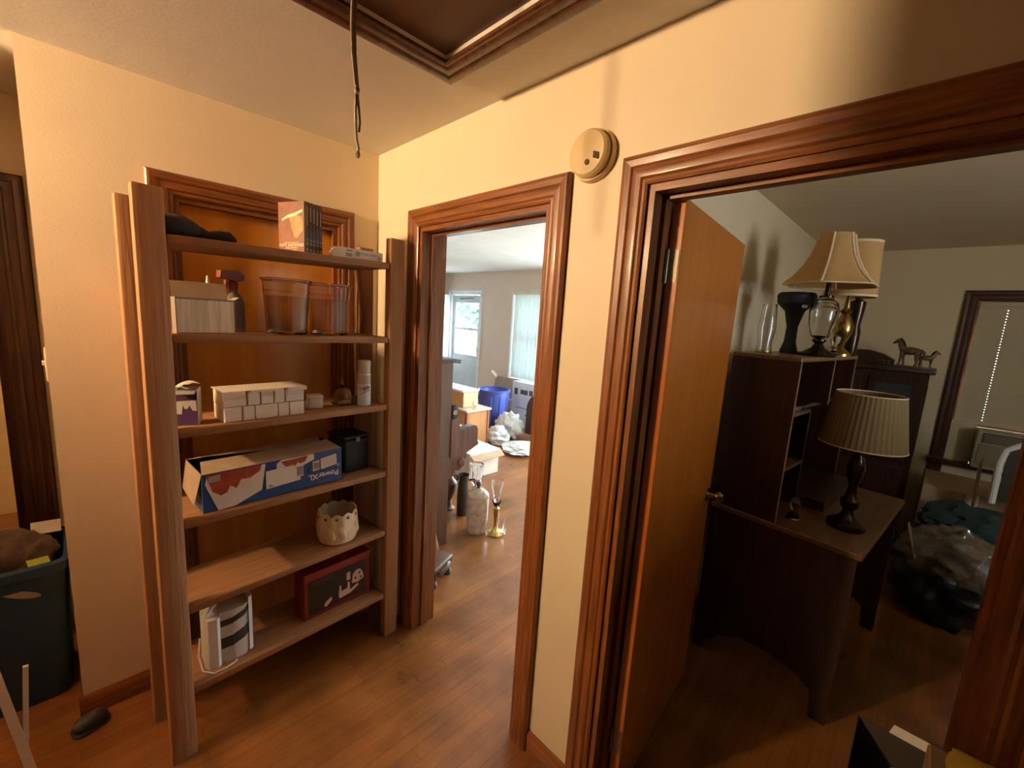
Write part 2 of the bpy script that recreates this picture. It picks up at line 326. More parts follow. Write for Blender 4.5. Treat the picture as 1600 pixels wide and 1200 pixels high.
# ------------------------------------------------------------------ lamp of the hall (just out of frame, upper left)
LP = Vector((-2.70, -.30, 2.285))
hl = thing('ceiling_lamp', 'ceiling lamp with opal bulb above an added bronze dish on the hall ceiling', 'ceiling lamp', (LP.x, LP.y, H))
obj('lamp_holder', MB().lathe([(.06, 0), (.06, -.012), (.05, -.03), (.05, -.058), (.0, -.058)], 24, cap=False), white_pl, hl)
obj('dish', MB().lathe([(0, -.272), (.08, -.27), (.14, -.26), (.165, -.25), (.165, -.246), (.138, -.255), (.08, -.264), (0, -.266)], 32, cap=False), bronze, hl)  # dish added and sized to cut steep downward lamp light
for k_ in range(3): a = k_*2*PI/3; obj('stay', MB().tube([(.05*math.cos(a), .05*math.sin(a), -.02), (.16*math.cos(a), .16*math.sin(a), -.248)], .0025, 6), bronze, hl)
bulb = mat('lit_bulb', (1, 1, 1), .5, emit=(LAMP_COL, LAMP_E))
obj('globe', MB().lathe([(.09*math.sin(a), -.145-.09*math.cos(a)) for a in [PI*.87*i/14 for i in range(15)]], 24, cap=False), bulb, hl)

fl_ = thing('far_room_lamp', 'ceiling lamp glowing in the room beyond the left passage', 'ceiling lamp', (-2.55, 1.6, H))
obj('lamp_holder', MB().lathe([(.06, 0), (.06, -.012), (.05, -.03), (.05, -.058), (.0, -.058)], 24, cap=False), white_pl, fl_)
obj('globe', MB().lathe([(.07*math.sin(a), -.12-.07*math.cos(a)) for a in [PI*.87*i/14 for i in range(15)]], 24, cap=False), mat('far_bulb', (1, 1, 1), .5, emit=(LAMP_COL, 260)), fl_)

# ------------------------------------------------------------------ shelf unit
TH = math.radians(5.2)
SO = Vector((-1.0, -.463, 0)); SE = Vector((math.cos(TH), math.sin(TH), 0)); SN = Vector((-math.sin(TH), math.cos(TH), 0))
ZL = [.272, .59, .912, 1.233, 1.548, 1.852]; ZR = [.245, .59, .896, 1.226, 1.542, 1.875]
def SH(u, v, k): 
    p = SO+SE*u+SN*v; return (p.x, p.y, ZL[k]+(ZR[k]-ZL[k])*u/.94)
su = thing('shelf_unit', 'tall weathered wooden shelf unit with six boards and four posts', 'shelf', SO, TH)
for u0_, v0_, hgt in ((0, 0, 1.985), (.868, 0, 1.982), (-.004, .245, 1.985), (.862, .245, 1.955)):
    obj('post', MB().rbox(u0_, u0_+.074, v0_, v0_+.042, 0, hgt, .005, 2), shelfw, su)
for k in range(6):
    mb = MB().rbox(.0, .94, .006, .282, -.028, 0, .005, 2)
    # notch the board between the posts: it runs from post to post
    mb.v = [(.076+(x/.94)*.79, y, z+ZL[k]+(ZR[k]-ZL[k])*(.076+(x/.94)*.79)/.94) for x, y, z in mb.v]
    obj('shelf_board', mb, boardw, su)

sp2 = thing('added_shade_plank', 'unseen plank added behind the shelf unit to shade the closet door', 'plank', (-.985, -.098, 0))  # hidden board added to keep lamp light off the closet door
obj('plank', MB().rbox(-.011, .011, -.068, .068, 0, 1.76, .003, 1), shelfw, sp2); obj('end_seal', MB().box(-.0105, .0105, -.066, .066, 1.76, 1.762), stickw, sp2)
# -- top shelf
t = thing('cap', 'dark fabric cap lying at the left end of the top shelf', 'cap', SH(.17, .08, 5), TH+.05)
cm_ = mat('dark_cap_cloth', (.018, .014, .014), .95, bump=.3, scale=30)
obj('crown', MB().blob((-.07, .0, .024), (.085, .06, .045), .12, 2, 3, 3, flat=0), cm_, t)
obj('brim', MB().tube([(-.06, -.005, .03), (-.01, -.012, .024), (.03, -.015, .016), (.065, -.015, .020), (.09, -.012, .022), (.112, -.01, .012)], [.03, .026, .016, .020, .020, .010], 12), cm_, t)

dv = thing('disc_box_set', 'boxed disc set with orange cowboy cover and black spines on top shelf', 'disc set', SH(.515, .055, 5), math.radians(24))
# local: spines face -y, cover faces -x ; near corner at origin
obj('slipcase', MB().box(0, .088, .0015, .137, 0, .194), mat('slipcase_black', (.022, .014, .012), .4), dv)
obj('cover_print', MB().box(-.0008, 0, .002, .1365, .001, .193), mat('cover_brown', (.26, .085, .03), .35, col2=(.15, .045, .018), scale=14), dv)
pf = mat('cover_orange', (.75, .27, .08), .4, col2=(.55, .16, .045), scale=40)
pcream = mat('cover_cream', (.80, .62, .38), .5)
def cov(name, poly, m_, d=.0012): obj(name, MB().prism([(y, z) for y, z in poly], 'x', -.0008-d, -.0008), m_, dv, smooth=False)
# in cover coordinates y: 0 is the near (right hand) edge, .137 the far (left hand) edge
cov('figure_print', [(.012, .135), (.035, .142), (.075, .148), (.082, .142), (.072, .118), (.066, .090), (.052, .062), (.038, .055), (.022, .070), (.008, .085), (.006, .11)], pf)
cov('hat_print', [(.008, .155), (.050, .139), (.085, .133), (.118, .122), (.114, .130), (.086, .144), (.050, .151), (.010, .164)], pcream, .0016)
text('CLINT EASTWOOD', .0145, pcream, dv, (-.002, .068, .030), (PI/2, 0, -PI/2), bold=.0006)
text('COLLECTION', .010, pcream, dv, (-.002, .068, .0195), (PI/2, 0, -PI/2), bold=.0004)
obj('rule_print', MB().box(-.0018, -.0008, .03, .106, .0395, .041).box(-.0018, -.0008, .04, .096, .010, .0115), pcream, dv)
spine_cols = [(.05, .035, .03), (.035, .022, .02), (.05, .03, .022), (.03, .025, .025), (.045, .03, .028)]
for i in range(5):
    sp = obj('disc_case', MB().rbox(.003+i*.0166, .003+i*.0166+.0158, -.002, .0015, .003, .191, .0006, 1), mat('spine%d' % i, spine_cols[i], .3), dv)
    obj('spine_title', MB().box(.008+i*.0166, .0125+i*.0166, -.0025, -.002, .105+(i*37 % 20)*.001, .176-(i*13 % 11)*.001), mat('spine_grey', (.32, .24, .2), .5), sp)
    obj('spine_logo', MB().box(.006+i*.0166, .0155+i*.0166, -.0025, -.002, .012, .019).box(.006+i*.0166, .0155+i*.0166, -.0025, -.002, .034, .040).box(.006+i*.0166, .0155+i*.0166, -.0025, -.002, .050, .053), MATS['spine_grey'], sp)

tb = thing('torn_carton', 'long white carton with its left end torn open on the top shelf', 'carton', SH(.648, .03, 5), TH-.06)
obj('sleeve', MB().box(0, .19, 0, .075, 0, .042), card_w, tb)
fl = MB(); fl.add([(0, 0, .042), (-.03, -.008, .036), (-.045, .01, .012), (-.02, .0, -.0), (0, 0, 0), (0, .002, .042), (-.03, -.006, .037), (-.045, .012, .013), (-.02, .002, .001), (0, .002, 0)], [(0, 1, 2, 3, 4), (9, 8, 7, 6, 5), (0, 1, 6, 5), (1, 2, 7, 6), (2, 3, 8, 7), (3, 4, 9, 8)])
obj('torn_flap', fl, card_w, tb)
obj('torn_flap', MB().add([(0, 0, .042), (0, .075, .042), (-.028, .07, .034), (-.03, .01, .03), (0, 0, .041), (0, .075, .041), (-.028, .07, .033), (-.03, .01, .029)], [(0, 1, 2, 3), (7, 6, 5, 4), (0, 3, 7, 4), (2, 1, 5, 6), (3, 2, 6, 7)]), card_w, tb)
gp = mat('faded_grey_print', (.38, .34, .30), .6)
obj('print_panel', MB().box(.022, .05, -.0008, 0, .008, .022).box(.065, .082, -.0008, 0, .014, .034).box(.057, .058, -.0008, 0, .008, .036).box(.025, .05, -.0008, 0, .028, .036), gp, tb)
text('FACIAL TISSUES', .012, gp, tb, (.125, -.0008, .026), (PI/2, 0, 0))
obj('print_panel', MB().lathe([(.009, 0), (.009, .0008)], 16).xf(Matrix.Translation((.174, 0, .016)) @ Matrix.Rotation(PI/2, 4, 'X')), gp, tb)

# -- second shelf from the top
pb = thing('open_carton', 'shallow open carton with blank pale front and raised rear flap', 'carton', SH(.095, .045, 4), TH-.06)
obj('carton_body', MB().box(0, .165, 0, .003, 0, .118).box(0, .165, .075, .078, 0, .118).box(0, .003, .003, .075, 0, .118).box(.162, .165, .003, .075, 0, .118).box(.003, .162, .003, .075, 0, .003), mat('grey_card', (.30, .25, .20), .6), pb)
streak = mat('streaked_foil_sheen', (.95, .93, .84), .3, col2=(.72, .66, .52), scale=5, stretch=(18, 1, 1.2))  # near-white colour stands in for light reflected off the foil-like front
obj('front_panel', MB().box(.003, .162, -.001, 0, .004, .112), streak, pb)
obj('rear_flap', MB().bar((.0825, .078, .117), (.0825, .098, .172), .160, .002), card, pb)
obj('side_flap', MB().add([(.165, 0, .118), (.165, .078, .118), (.182, .07, .128), (.182, .01, .128), (.165, 0, .117), (.165, .078, .117), (.182, .07, .127), (.182, .01, .127)], [(0, 1, 2, 3), (7, 6, 5, 4), (3, 2, 6, 7), (0, 3, 7, 4), (1, 5, 6, 2)]), card, pb)
obj('side_print', MB().box(.165, .1655, .02, .04, .02, .10).box(.165, .1655, .05, .065, .03, .06), gp, pb)
rb = thing('red_spray_bottle', 'red trigger bottle standing behind the open carton', 'bottle', SH(.305, .19, 4), .4)
rb_red = mat('trigger_red', (.24, .03, .015), .4)
obj('bottle_body', MB().lathe([(.0, 0), (.034, 0), (.036, .01), (.036, .11), (.03, .13), (.014, .15), (.013, .165)], 20, cap=False), mat('bottle_grey', (.16, .12, .11), .4), rb)
obj('bottle_label', MB().lathe([(.0365, .02), (.0365, .10)], 20, cap=False), mat('bottle_label_print', (.13, .09, .085), .5, col2=(.11, .08, .075), scale=30), rb)
tr = MB().lathe([(.016, .16), (.017, .185), (.012, .19)], 14).prism([(-.055, .20), (-.05, .225), (.02, .232), (.04, .215), (.038, .195), (.012, .188), (-.02, .195)], 'y', -.012, .012).prism([(-.03, .197), (-.02, .195), (-.026, .165), (-.034, .158)], 'y', -.006, .006)
obj('trigger_head', tr, rb_red, rb)
ng = thing('white_nozzle_bottle', 'small bottle with a white pointed nozzle behind the open carton', 'bottle', SH(.225, .19, 4), 0)
obj('bottle_body', MB().lathe([(.0, 0), (.022, 0), (.024, .008), (.024, .12), (.012, .14), (.011, .148)], 16, cap=False), card, ng)
obj('nozzle', MB().lathe([(.011, .148), (.0075, .16), (.004, .2), (.0, .202)], 12, cap=False), white_pl, ng)
for i, (uu, vv, lb) in enumerate(((.475, .135, 'clear plastic tub nearer the open carton on the second highest shelf'), (.655, .145, 'clear plastic tub nearer the right post on the second highest shelf'))):
    tbm = thing('plastic_tub', lb, 'tub', SH(uu, vv, 4), TH+.12, group='clear plastic tubs on the shelf')
    def sq(r, z, a): 
        c_ = abs(math.cos(a))**4+abs(math.sin(a))**4; return r/(c_**.25)
    obj('tub_wall', MB().lathe([(0, 0), (.060, 0), (.064, .004), (.074, .205), (.081, .208), (.081, .216), (.0715, .214), (.0615, .008), (0, .007)], 32, cap=False, fn=sq), plastic_clear, tbm)
    obj('rim_band', MB().lathe([(.0725, .165), (.0735, .165), (.0750, .172), (.0735, .172), (.0725, .165)], 32, cap=False, fn=sq), plastic_clear, tbm)
    obj('tub_insert', MB().lathe([(0, .012), (.057, .012), (.064, .15), (.062, .15), (.055, .015), (0, .015)], 32, cap=False, fn=sq), plastic_clear, tbm)
stk = thing('hook_rail', 'thin steel rod with a bent hook beside the clear tubs', 'hook', SH(.80, .16, 4), 0)
obj('rod', MB().tube([(0, 0, 0), (0, 0, .19), (.004, 0, .2), (.012, 0, .203), (.018, 0, .198)], .003, 8), steel, stk)
obj('foot', MB().lathe([(.012, 0), (.012, .004), (.004, .006)], 14), steel, stk)

# -- third shelf from the top
pu = thing('purple_carton', 'purple and white carton with its top flap folded open', 'carton', SH(.084, .075, 3), TH-.42)
obj('carton_body', MB().box(0, .062, 0, .002, 0, .125).box(0, .062, .063, .065, 0, .125).box(0, .002, .002, .063, 0, .125).box(.060, .062, .002, .063, 0, .125).box(.002, .060, .002, .063, 0, .002), card_w, pu)
obj('front_print', MB().box(0, .062, -.0008, 0, 0, .125), purple, pu)
obj('white_print', MB().add([(.001, -.0014, .085), (.06, -.0014, .088), (.06, -.0014, .05), (.048, -.0014, .052), (.04, -.0014, .07), (.034, -.0014, .058), (.026, -.0014, .058), (.022, -.0014, .072), (.018, -.0014, .04), (.001, -.0014, .042)]+[(x, -.0008, z) for x, z in ((.001, .085), (.06, .088), (.06, .05), (.048, .052), (.04, .07), (.034, .058), (.026, .058), (.022, .072), (.018, .04), (.001, .042))], [tuple(range(10)), tuple(range(10, 20))[::-1]]+[(i, (i+1) % 10, 10+(i+1) % 10, 10+i) for i in range(10)]), card_w, pu, smooth=False)
obj('dark_print', MB().prism([(.018, .122), (.05, .122), (.054, .112), (.046, .094), (.03, .092), (.02, .102)], 'y', -.0016, -.0008), mat('dark_grey_print', (.09, .07, .07), .5), pu, smooth=False)
fl = MB(); n_ = 7
V = [(-.004+.07*i/6, -.004-.012*math.sin(PI*i/6), .128+.02*math.sin(PI*i/6*.5)+.004*(i % 2)) for i in range(n_)]+[(.0+.064*i/6, .06, .135+.012*math.sin(PI*i/6)) for i in range(n_)]
V2 = [(x, y, z-.0015) for x, y, z in V]
obj('top_flap', fl.add(V+V2, [(i, i+1, n_+i+1, n_+i) for i in range(n_-1)]+[(2*n_+n_+i, 2*n_+n_+i+1, 2*n_+i+1, 2*n_+i) for i in range(n_-1)]+[(i, 2*n_+i, 2*n_+i+1, i+1) for i in range(n_-1)]), card_w, pu)
obj('front_flap', MB().add([(.0, -.002, .125), (.062, -.002, .125), (.058, -.02, .112), (.004, -.02, .112), (.0, -.001, .124), (.062, -.001, .124), (.058, -.019, .111), (.004, -.019, .111)], [(0, 1, 2, 3), (7, 6, 5, 4), (3, 2, 6, 7), (0, 3, 7, 4), (2, 1, 5, 6)]), mat('flap_grey', (.35, .3, .26), .6), pu)
# block of small white cartons: two rows
white_c = mat('white_small_carton', (.80, .70, .58), .6, col2=(.74, .64, .52), scale=20)
seam = mat('carton_seam', (.25, .17, .12), .8)
rows = [[.058, .042, .080, .042, .058], [.074, .046, .046, .040, .074]]
pos = {0: ('first', 'second', 'third', 'fourth', 'fifth')}
for r_ in (0, 1):
    x = .212
    for i, wd in enumerate(rows[r_]):
        lb = 'small white carton, %s from the left in the %s row of the block' % (pos[0][i], 'lower' if r_ == 0 else 'upper')
        zz = .001+r_*.0555
        o = thing('small_carton', lb, 'carton', (0, 0, 0), 0, group='small white cartons stacked in two rows')
        p_ = SO+SE*x+SN*.028; zb = ZL[3]+(ZR[3]-ZL[3])*x/.94
        o.location = (p_.x, p_.y, zb+zz-.001); o.rotation_euler = (0, random.uniform(-.004, .004), TH+random.uniform(-.006, .006))
        obj('carton_body', MB().rbox(.0012, wd-.0012, random.uniform(0, .003), .118, 0, .054, .0015, 1), white_c, o)
        obj('end_flap', MB().box(.004, wd-.004, -.0012, .001, .0035, .028+.02*(i % 2)), white_c, o)
        x += wd
obj_tape = thing('folded_flap_sheet', 'creased white card lid lying on the block of small cartons', 'card lid', SH(.207, .022, 3), TH)
obj_tape.location.z += .1105
obj('lid_sheet', MB().rbox(0, .292, 0, .13, 0, .0035, .0012, 1), white_c, obj_tape)
obj('lid_lip', MB().box(.0, .07, -.002, 0, -.014, .002).box(.09, .2, -.002, 0, -.007, .002).box(.22, .292, -.002, 0, -.012, .002), white_c, obj_tape)
sb = thing('little_white_box', 'little white box with rounded edges beside the carton block', 'box', SH(.535, .09, 3), TH-.25)
obj('box_body', MB().rbox(0, .06, 0, .05, 0, .045, .006, 3), white_c, sb); obj('box_lid', MB().rbox(-.001, .061, -.001, .051, .045, .058, .004, 3), white_c, sb)
cl = thing('glass_cloche', 'small clear glass cloche with a pointed finial', 'cloche', SH(.700, .115, 3), 0)
obj('dome', MB().lathe([(.04, .008), (.042, .02), (.041, .045), (.034, .066), (.02, .08), (.009, .088), (.005, .1), (.008, .108), (.004, .118), (.0015, .15), (0, .152)], 24, cap=False), glass, cl)
obj('saucer', MB().lathe([(0, .001), (.03, .0), (.044, .006), (.046, .01), (.03, .007), (0, .006)], 24, cap=False), glass, cl)
obj('contents', MB().blob((.004, -.012, .014), (.022, .016, .008), .3, 3, 2, 2), mat('peach_wax', (.75, .45, .22), .5), cl)
ly = thing('spray_can', 'white and pale blue aerosol can marked in black script', 'spray can', SH(.775, .055, 3), -.35)
obj('can_body', MB().lathe([(0, 0), (.027, 0), (.0285, .004), (.0285, .14), (.027, .148), (.022, .152)], 28), white_pl, ly)
lyb = mat('can_label_blue', (.42, .66, .72), .4, col2=(.70, .78, .76), scale=9, lo=.42, hi=.6)
obj('can_label', MB().lathe([(.0288, .006), (.0288, .088)], 28, cap=False), lyb, ly)
obj('cap', MB().lathe([(.0275, .152), (.0278, .20), (.025, .206), (0, .207)], 24), mat('cap_white', (.70, .62, .52), .45), ly)
obj('label_band', MB().lathe([(.0289, .10), (.0289, .14)], 28, cap=False), mat('band_grey', (.55, .48, .42), .5), ly)
lt = text('Lysol', .030, ink, ly, (0, -.0296, .084), (PI/2, -.35, 0), bold=.0006)
lt.scale = (.72, 1, 1)
# wrap the lettering round the can
for v in lt.data.vertices:
    a = v.co.x*.72/.0292; v.co.x = math.sin(a)*.0292/.72; v.co.z += .0; v.co.z -= .0292*(1-math.cos(a))
obj('label_swash', MB().tube([(.0292*math.sin(a), -.0292*math.cos(a), .063+.012*a) for a in [-.9+.15*i for i in range(13)]], .0012, 6), mat('swash_red', (.30, .08, .06), .5), ly)

# -- fourth shelf from the top
px = thing('appliance_box', 'long blue kitchen appliance box with food pictures lying upside down', 'box', SH(.138, .035, 2), TH-.015)
PXL, PXD, PXH = .512, .215, .145
obj('box_body', MB().box(0, PXL, 0, .003, 0, PXH).box(0, PXL, PXD-.003, PXD, 0, PXH).box(0, .003, .003, PXD-.003, 0, PXH).box(PXL-.003, PXL, .003, PXD-.003, 0, PXH).box(.003, PXL-.003, .003, PXD-.003, 0, .003), bluep, px)
def fp(name, poly, m_, d=.0008): return obj(name, MB().prism(poly, 'y', -d, 0), m_, px, smooth=False)
wp = mat('box_print_white', (.78, .66, .56), .55, col2=(.70, .58, .48), scale=18)
fp('white_print', [(.045, .0), (.10, .003), (.19, .04), (.205, .14), (.015, .14), (.008, .105)], wp)
fp('food_print', [(.012, .137), (.03, .075), (.055, .055), (.075, .062), (.085, .085), (.105, .07), (.12, .10), (.15, .098), (.185, .118), (.19, .140), (.012, .1405)], redp, .0013)
fp('small_code_print', [(.018, .133), (.055, .135), (.055, .112), (.018, .110)], gp, .0018)
fp('food_print', [(.26, .135), (.365, .140), (.355, .118), (.335, .112), (.325, .120), (.31, .100), (.285, .104)], redp, .0013)
fp('white_print', [(.245, .13), (.262, .142), (.39, .142), (.392, .118), (.335, .098), (.245, .098)], wp, .0009)
fp('label_sticker', [(.205, .108), (.31, .112), (.335, .05), (.335, .044), (.205, .036)], mat('sticker_cream', (.80, .68, .56), .5), .0022)
fp('barcode_print', [(.318, .105), (.346, .107), (.346, .058), (.318, .056)], wp, .0024)
for i in range(7): fp('bar_print', [(.321+i*.0035, .10), (.3225+i*.0035, .10), (.3225+i*.0035, .063), (.321+i*.0035, .063)], ink, .0028)
fp('barcode_print', [(.385, .107), (.413, .109), (.413, .068), (.385, .066)], wp, .0024)
for i in range(6): fp('bar_print', [(.389+i*.004, .103), (.391+i*.004, .103), (.391+i*.004, .073), (.389+i*.004, .073)], ink, .0028)
fp('label_sticker', [(.420, .112), (.485, .121), (.487, .078), (.422, .069)], mat('sticker_tan', (.66, .52, .42), .5), .0026)
fp('sticker_rim', [(.418, .114), (.487, .123), (.489, .076), (.420, .067)], wp, .0022)
fp('dark_spot_print', [(.37, .09), (.38, .088), (.378, .065), (.368, .06)], bluep, .0016)
text('PowerXL', .034, wp, px, (.432, -.0012, .040), (PI/2, PI, 0), bold=.0008)
text('XL', .016, wp, px, (.495, -.0012, .072), (PI/2, PI, 0))
text('p', .024, ink, px, (.218, -.0026, .047), (PI/2, -PI/2, 0))
for nm, pts in (('top_flap', [(.0, .0, PXH), (PXL, .0, PXH), (PXL-.01, .118, PXH+.010), (.02, .10, PXH+.016)]), ('top_flap', [(.0, PXD, PXH), (PXL, PXD, PXH), (PXL-.05, .10, PXH+.004), (.03, .115, PXH+.030)]), ('end_flap', [(0, .005, PXH), (0, PXD-.005, PXH), (-.018, PXD-.02, PXH-.10), (-.022, .02, PXH-.112)])):
    V = pts+[(x, y, z-.0025) for x, y, z in pts]
    obj(nm, MB().add(V, [(0, 1, 2, 3), (7, 6, 5, 4)]+[(i, 4+i, 4+(i+1) % 4, (i+1) % 4) for i in range(4)]), card, px)
bb = thing('black_case', 'small matte black case at the right end of the fourth shelf', 'case', SH(.70, .09, 2), TH+.05)
obj('case_body', MB().rbox(0, .13, 0, .15, 0, .155, .01, 3), black, bb); obj('case_lid', MB().rbox(-.002, .132, -.002, .152, .158, .175, .008, 3), black, bb); obj('latch', MB().rbox(.055, .075, -.008, .0, .145, .168, .002, 1), grey, bb)

# -- fifth shelf: scalloped pot
po = thing('scalloped_pot', 'cream ceramic pot with scalloped pierced rim', 'pot', SH(.672, .105, 1), 0)
def scal(z, a): return z
prof = [(0, 0), (.072, 0), (.082, .006), (.089, .03), (.091, .07), (.088, .11), (.084, .138)]
seg = 72; inn = [(.080, .138), (.084, .11), (.086, .07), (.084, .03), (.074, .012), (0, .012)]
allp = prof+inn; npf = len(allp); V = []; F = []
for j in range(seg):
    a = 2*PI*j/seg; sc = .014*abs(math.sin(a*5.5))
    for i, (r_, z) in enumerate(allp):
        zz = z
        if z > .13: zz = z+sc-.002
        rr = r_*(1+.018*math.cos(11*a)*min(1, z/.1)) if r_ > .02 else r_
        V.append((rr*math.cos(a), rr*math.sin(a), zz))
for j in range(seg):
    for i in range(npf-1): F.append((j*npf+i, ((j+1) % seg)*npf+i, ((j+1) % seg)*npf+i+1, j*npf+i+1))
obj('pot_body', MB().add(V, F), cream_cer, po)
for k in range(11):
    a = 2*PI*(k+.5)/11; c_, s_ = math.cos(a), math.sin(a)
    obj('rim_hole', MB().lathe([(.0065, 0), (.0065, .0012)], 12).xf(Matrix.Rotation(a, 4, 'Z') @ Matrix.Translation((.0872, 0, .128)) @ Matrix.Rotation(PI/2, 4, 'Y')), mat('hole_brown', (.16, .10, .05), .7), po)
for a in (-2.3, -1.75, -.75):
    obj('relief_leaf', MB().blob((0, 0, 0), (.007, .018, .034), .2, 2, 2, int(a*10)).xf(Matrix.Rotation(a, 4, 'Z') @ Matrix.Translation((.089, 0, .06)) @ Matrix.Rotation(.35, 4, 'X')), cream_cer, po)

# -- bottom shelf
ap = thing('white_appliance', 'white curved kitchen appliance with grey bands and a cord loop', 'appliance', SH(.125, .055, 0), TH-.12)
arc = [(.0, .0), (.035, -.012), (.08, -.018), (.13, -.012), (.16, .01), (.165, .05), (.165, .11), (.0, .11)]
body = MB().prism([(.0, .02), (.012, .0), (.04, -.004), (.05, .006), (.05, .11), (.0, .11)], 'z', 0, .205)
obj('handle_column', body, white_pl, ap)
obj('housing', MB().prism([(.05, .012), (.09, .006), (.13, .012), (.152, .03), (.158, .06), (.158, .12), (.05, .12)], 'z', 0, .215), mat('white_housing', (.62, .58, .52), .4), ap)
def band(z0, z1, k): 
    P_ = [(.052, .0105), (.09, .0045), (.13, .0105), (.1535, .029), (.1535, .034), (.13, .016), (.09, .0105), (.052, .016)]
    mb = MB().prism(P_, 'z', 0, 1); mb.v = [(x, y, (z1 if z > .5 else z0)+k*(x-.05)**2*6) for x, y, z in mb.v]; return mb
obj('grey_band', band(.06, .105, .42), mat('dark_grey_band', (.035, .032, .03), .5), ap)
obj('dark_top_band', band(.155, .18, .42), MATS['dark_grey_band'], ap)
obj('side_fin', MB().prism([(.148, .02), (.162, .03), (.162, .12), (.148, .12)], 'z', 0, .235), white_pl, ap)
obj('top_handle', MB().tube([(.012, .02, .205), (.015, .02, .222), (.03, .04, .228), (.048, .075, .226), (.05, .08, .205)], .006, 8), white_pl, ap)
obj('power_cord', MB().tube([(-.012, .03, .13), (-.02, .01, .07), (-.012, -.015, .02), (.02, -.03, .004), (.06, -.028, .004), (.085, -.018, .004), (.10, -.008, .004)], .0028, 6), white_pl, ap)
rd = thing('red_game_box', 'dark red box with a black picture panel and white shapes', 'box', SH(.498, .07, 0), TH)
obj('box_body', MB().rbox(0, .325, 0, .10, 0, .222, .002, 1), darkred, rd)
obj('picture_panel', MB().box(.018, .30, -.001, 0, .018, .185), mat('panel_black', (.03, .018, .014), .4), rd)
obj('red_band', MB().box(.002, .323, -.0012, 0, .19, .218), mat('bright_red_band', (.30, .028, .014), .4), rd)
for i in range(14): obj('tooth_print', MB().box(.03+i*.0075, .033+i*.0075, -.0018, -.001, .165-.012*(i % 2), .18), mat('dim_print', (.12, .085, .06), .6), rd)
wf = mat('pale_print', (.72, .52, .40), .6)
obj('shape_print', MB().prism([(.16, .05), (.165, .10), (.172, .10), (.174, .068), (.205, .072), (.205, .10), (.215, .10), (.218, .055), (.26, .075), (.262, .06), (.22, .04), (.165, .035)], 'y', -.0018, -.001), wf, rd, smooth=False)
obj('shape_print', MB().prism([(.20, .112), (.20, .15), (.218, .152), (.219, .112)], 'y', -.0018, -.001), wf, rd, smooth=False)
obj('shape_print', MB().prism([(.228, .085), (.232, .13), (.25, .145), (.27, .145), (.285, .12), (.29, .09), (.26, .08)], 'y', -.0018, -.001), wf, rd, smooth=False)
obj('shape_print', MB().prism([(.09, .03), (.095, .05), (.125, .065), (.128, .05), (.105, .028)], 'y', -.0018, -.001), wf, rd, smooth=False)
obj('dot_print', MB().prism([(.24, .10), (.25, .10), (.25, .11), (.24, .11)], 'y', -.0024, -.0018).prism([(.262, .12), (.272, .12), (.272, .13), (.262, .13)], 'y', -.0024, -.0018).prism([(.27, .095), (.28, .095), (.28, .104), (.27, .104)], 'y', -.0024, -.0018), ink, rd, smooth=False)

# ------------------------------------------------------------------ smoke alarm, pull cord, switch
sm = thing('smoke_alarm', 'round yellowed smoke alarm on the wall above the doorways', 'smoke alarm', (0, -1.347, 2.158), 0)
RY = Matrix.Rotation(-PI/2, 4, 'Y')
obj('back_plate', MB().lathe([(.074, 0), (.075, .004), (.072, .02), (.066, .022)], 48).xf(RY), smoke_pl, sm)
obj('cover', MB().lathe([(.064, .021), (.067, .024), (.066, .040), (.060, .047), (.03, .051), (0, .052)], 48, cap=False).xf(RY), smoke_pl, sm)
slot = mat('alarm_slot', (.12, .075, .03), .7)
for k in range(4): obj('vent_slot', MB().box(-.0525, -.049, -.031-.005*k, -.028-.005*k, -.022-.002*k, -.004-.002*k), slot, sm)
obj('test_button', MB().lathe([(.008, 0), (.008, .004), (.006, .005)], 16).xf(Matrix.Translation((-.0488, -.008, -.030)) @ RY), slot, sm)
pc = thing('pull_cord', 'knotted grey pull cord hanging from the attic hatch', 'cord', (-.642, -1.122, H), 0); pc.scale = (1, 1, 1.15)
cordm = mat('grey_cord', (.30, .22, .15), .8, col2=(.2, .14, .09), scale=90)
obj('cord_strand', MB().tube([(-.004, .004, .02), (-.005, .002, -.06), (-.008, .0, -.13), (-.006, .0, -.18), (.002, 0, -.235), (.003, .0, -.27)], .0042, 8), cordm, pc)
obj('cord_strand', MB().tube([(.004, -.004, .02), (.003, .0, -.06), (-.002, .0, -.13), (.0, .0, -.18), (.006, 0, -.235), (.004, .0, -.262)], .0032, 8), cordm, pc)
obj('cord_knot', MB().blob((.003, 0, -.242), (.0075, .0075, .008), .3, 3, 2, 1), cordm, pc)
obj('cord_tail', MB().tube([(.003, 0, -.245), (.001, .0, -.28), (.002, .0, -.31), (.004, 0, -.335), (.009, .0, -.35), (.007, 0, -.362)], .0034, 8), mat('pale_cord', (.50, .40, .29), .8), pc)
obj('cord_tail', MB().tube([(.006, 0, -.245), (.010, .0, -.28), (.012, .0, -.30), (.010, 0, -.318)], .0026, 8), cordm, pc)
obj('cord_knot', MB().blob((.007, 0, -.362), (.006, .006, .007), .3, 3, 2, 4), cordm, pc)
sw = thing('light_switch', 'ivory light switch plate on the end of the left wall', 'light switch', (XA, .075, 1.40), 0)
obj('switch_plate', MB().rbox(-.007, 0, -.036, .036, -.058, .058, .002, 2), mat('ivory', (.74, .62, .42), .45), sw)
obj('toggle', MB().rbox(-.016, -.006, -.005, .005, -.006, .012, .0015, 1), MATS['ivory'], sw)

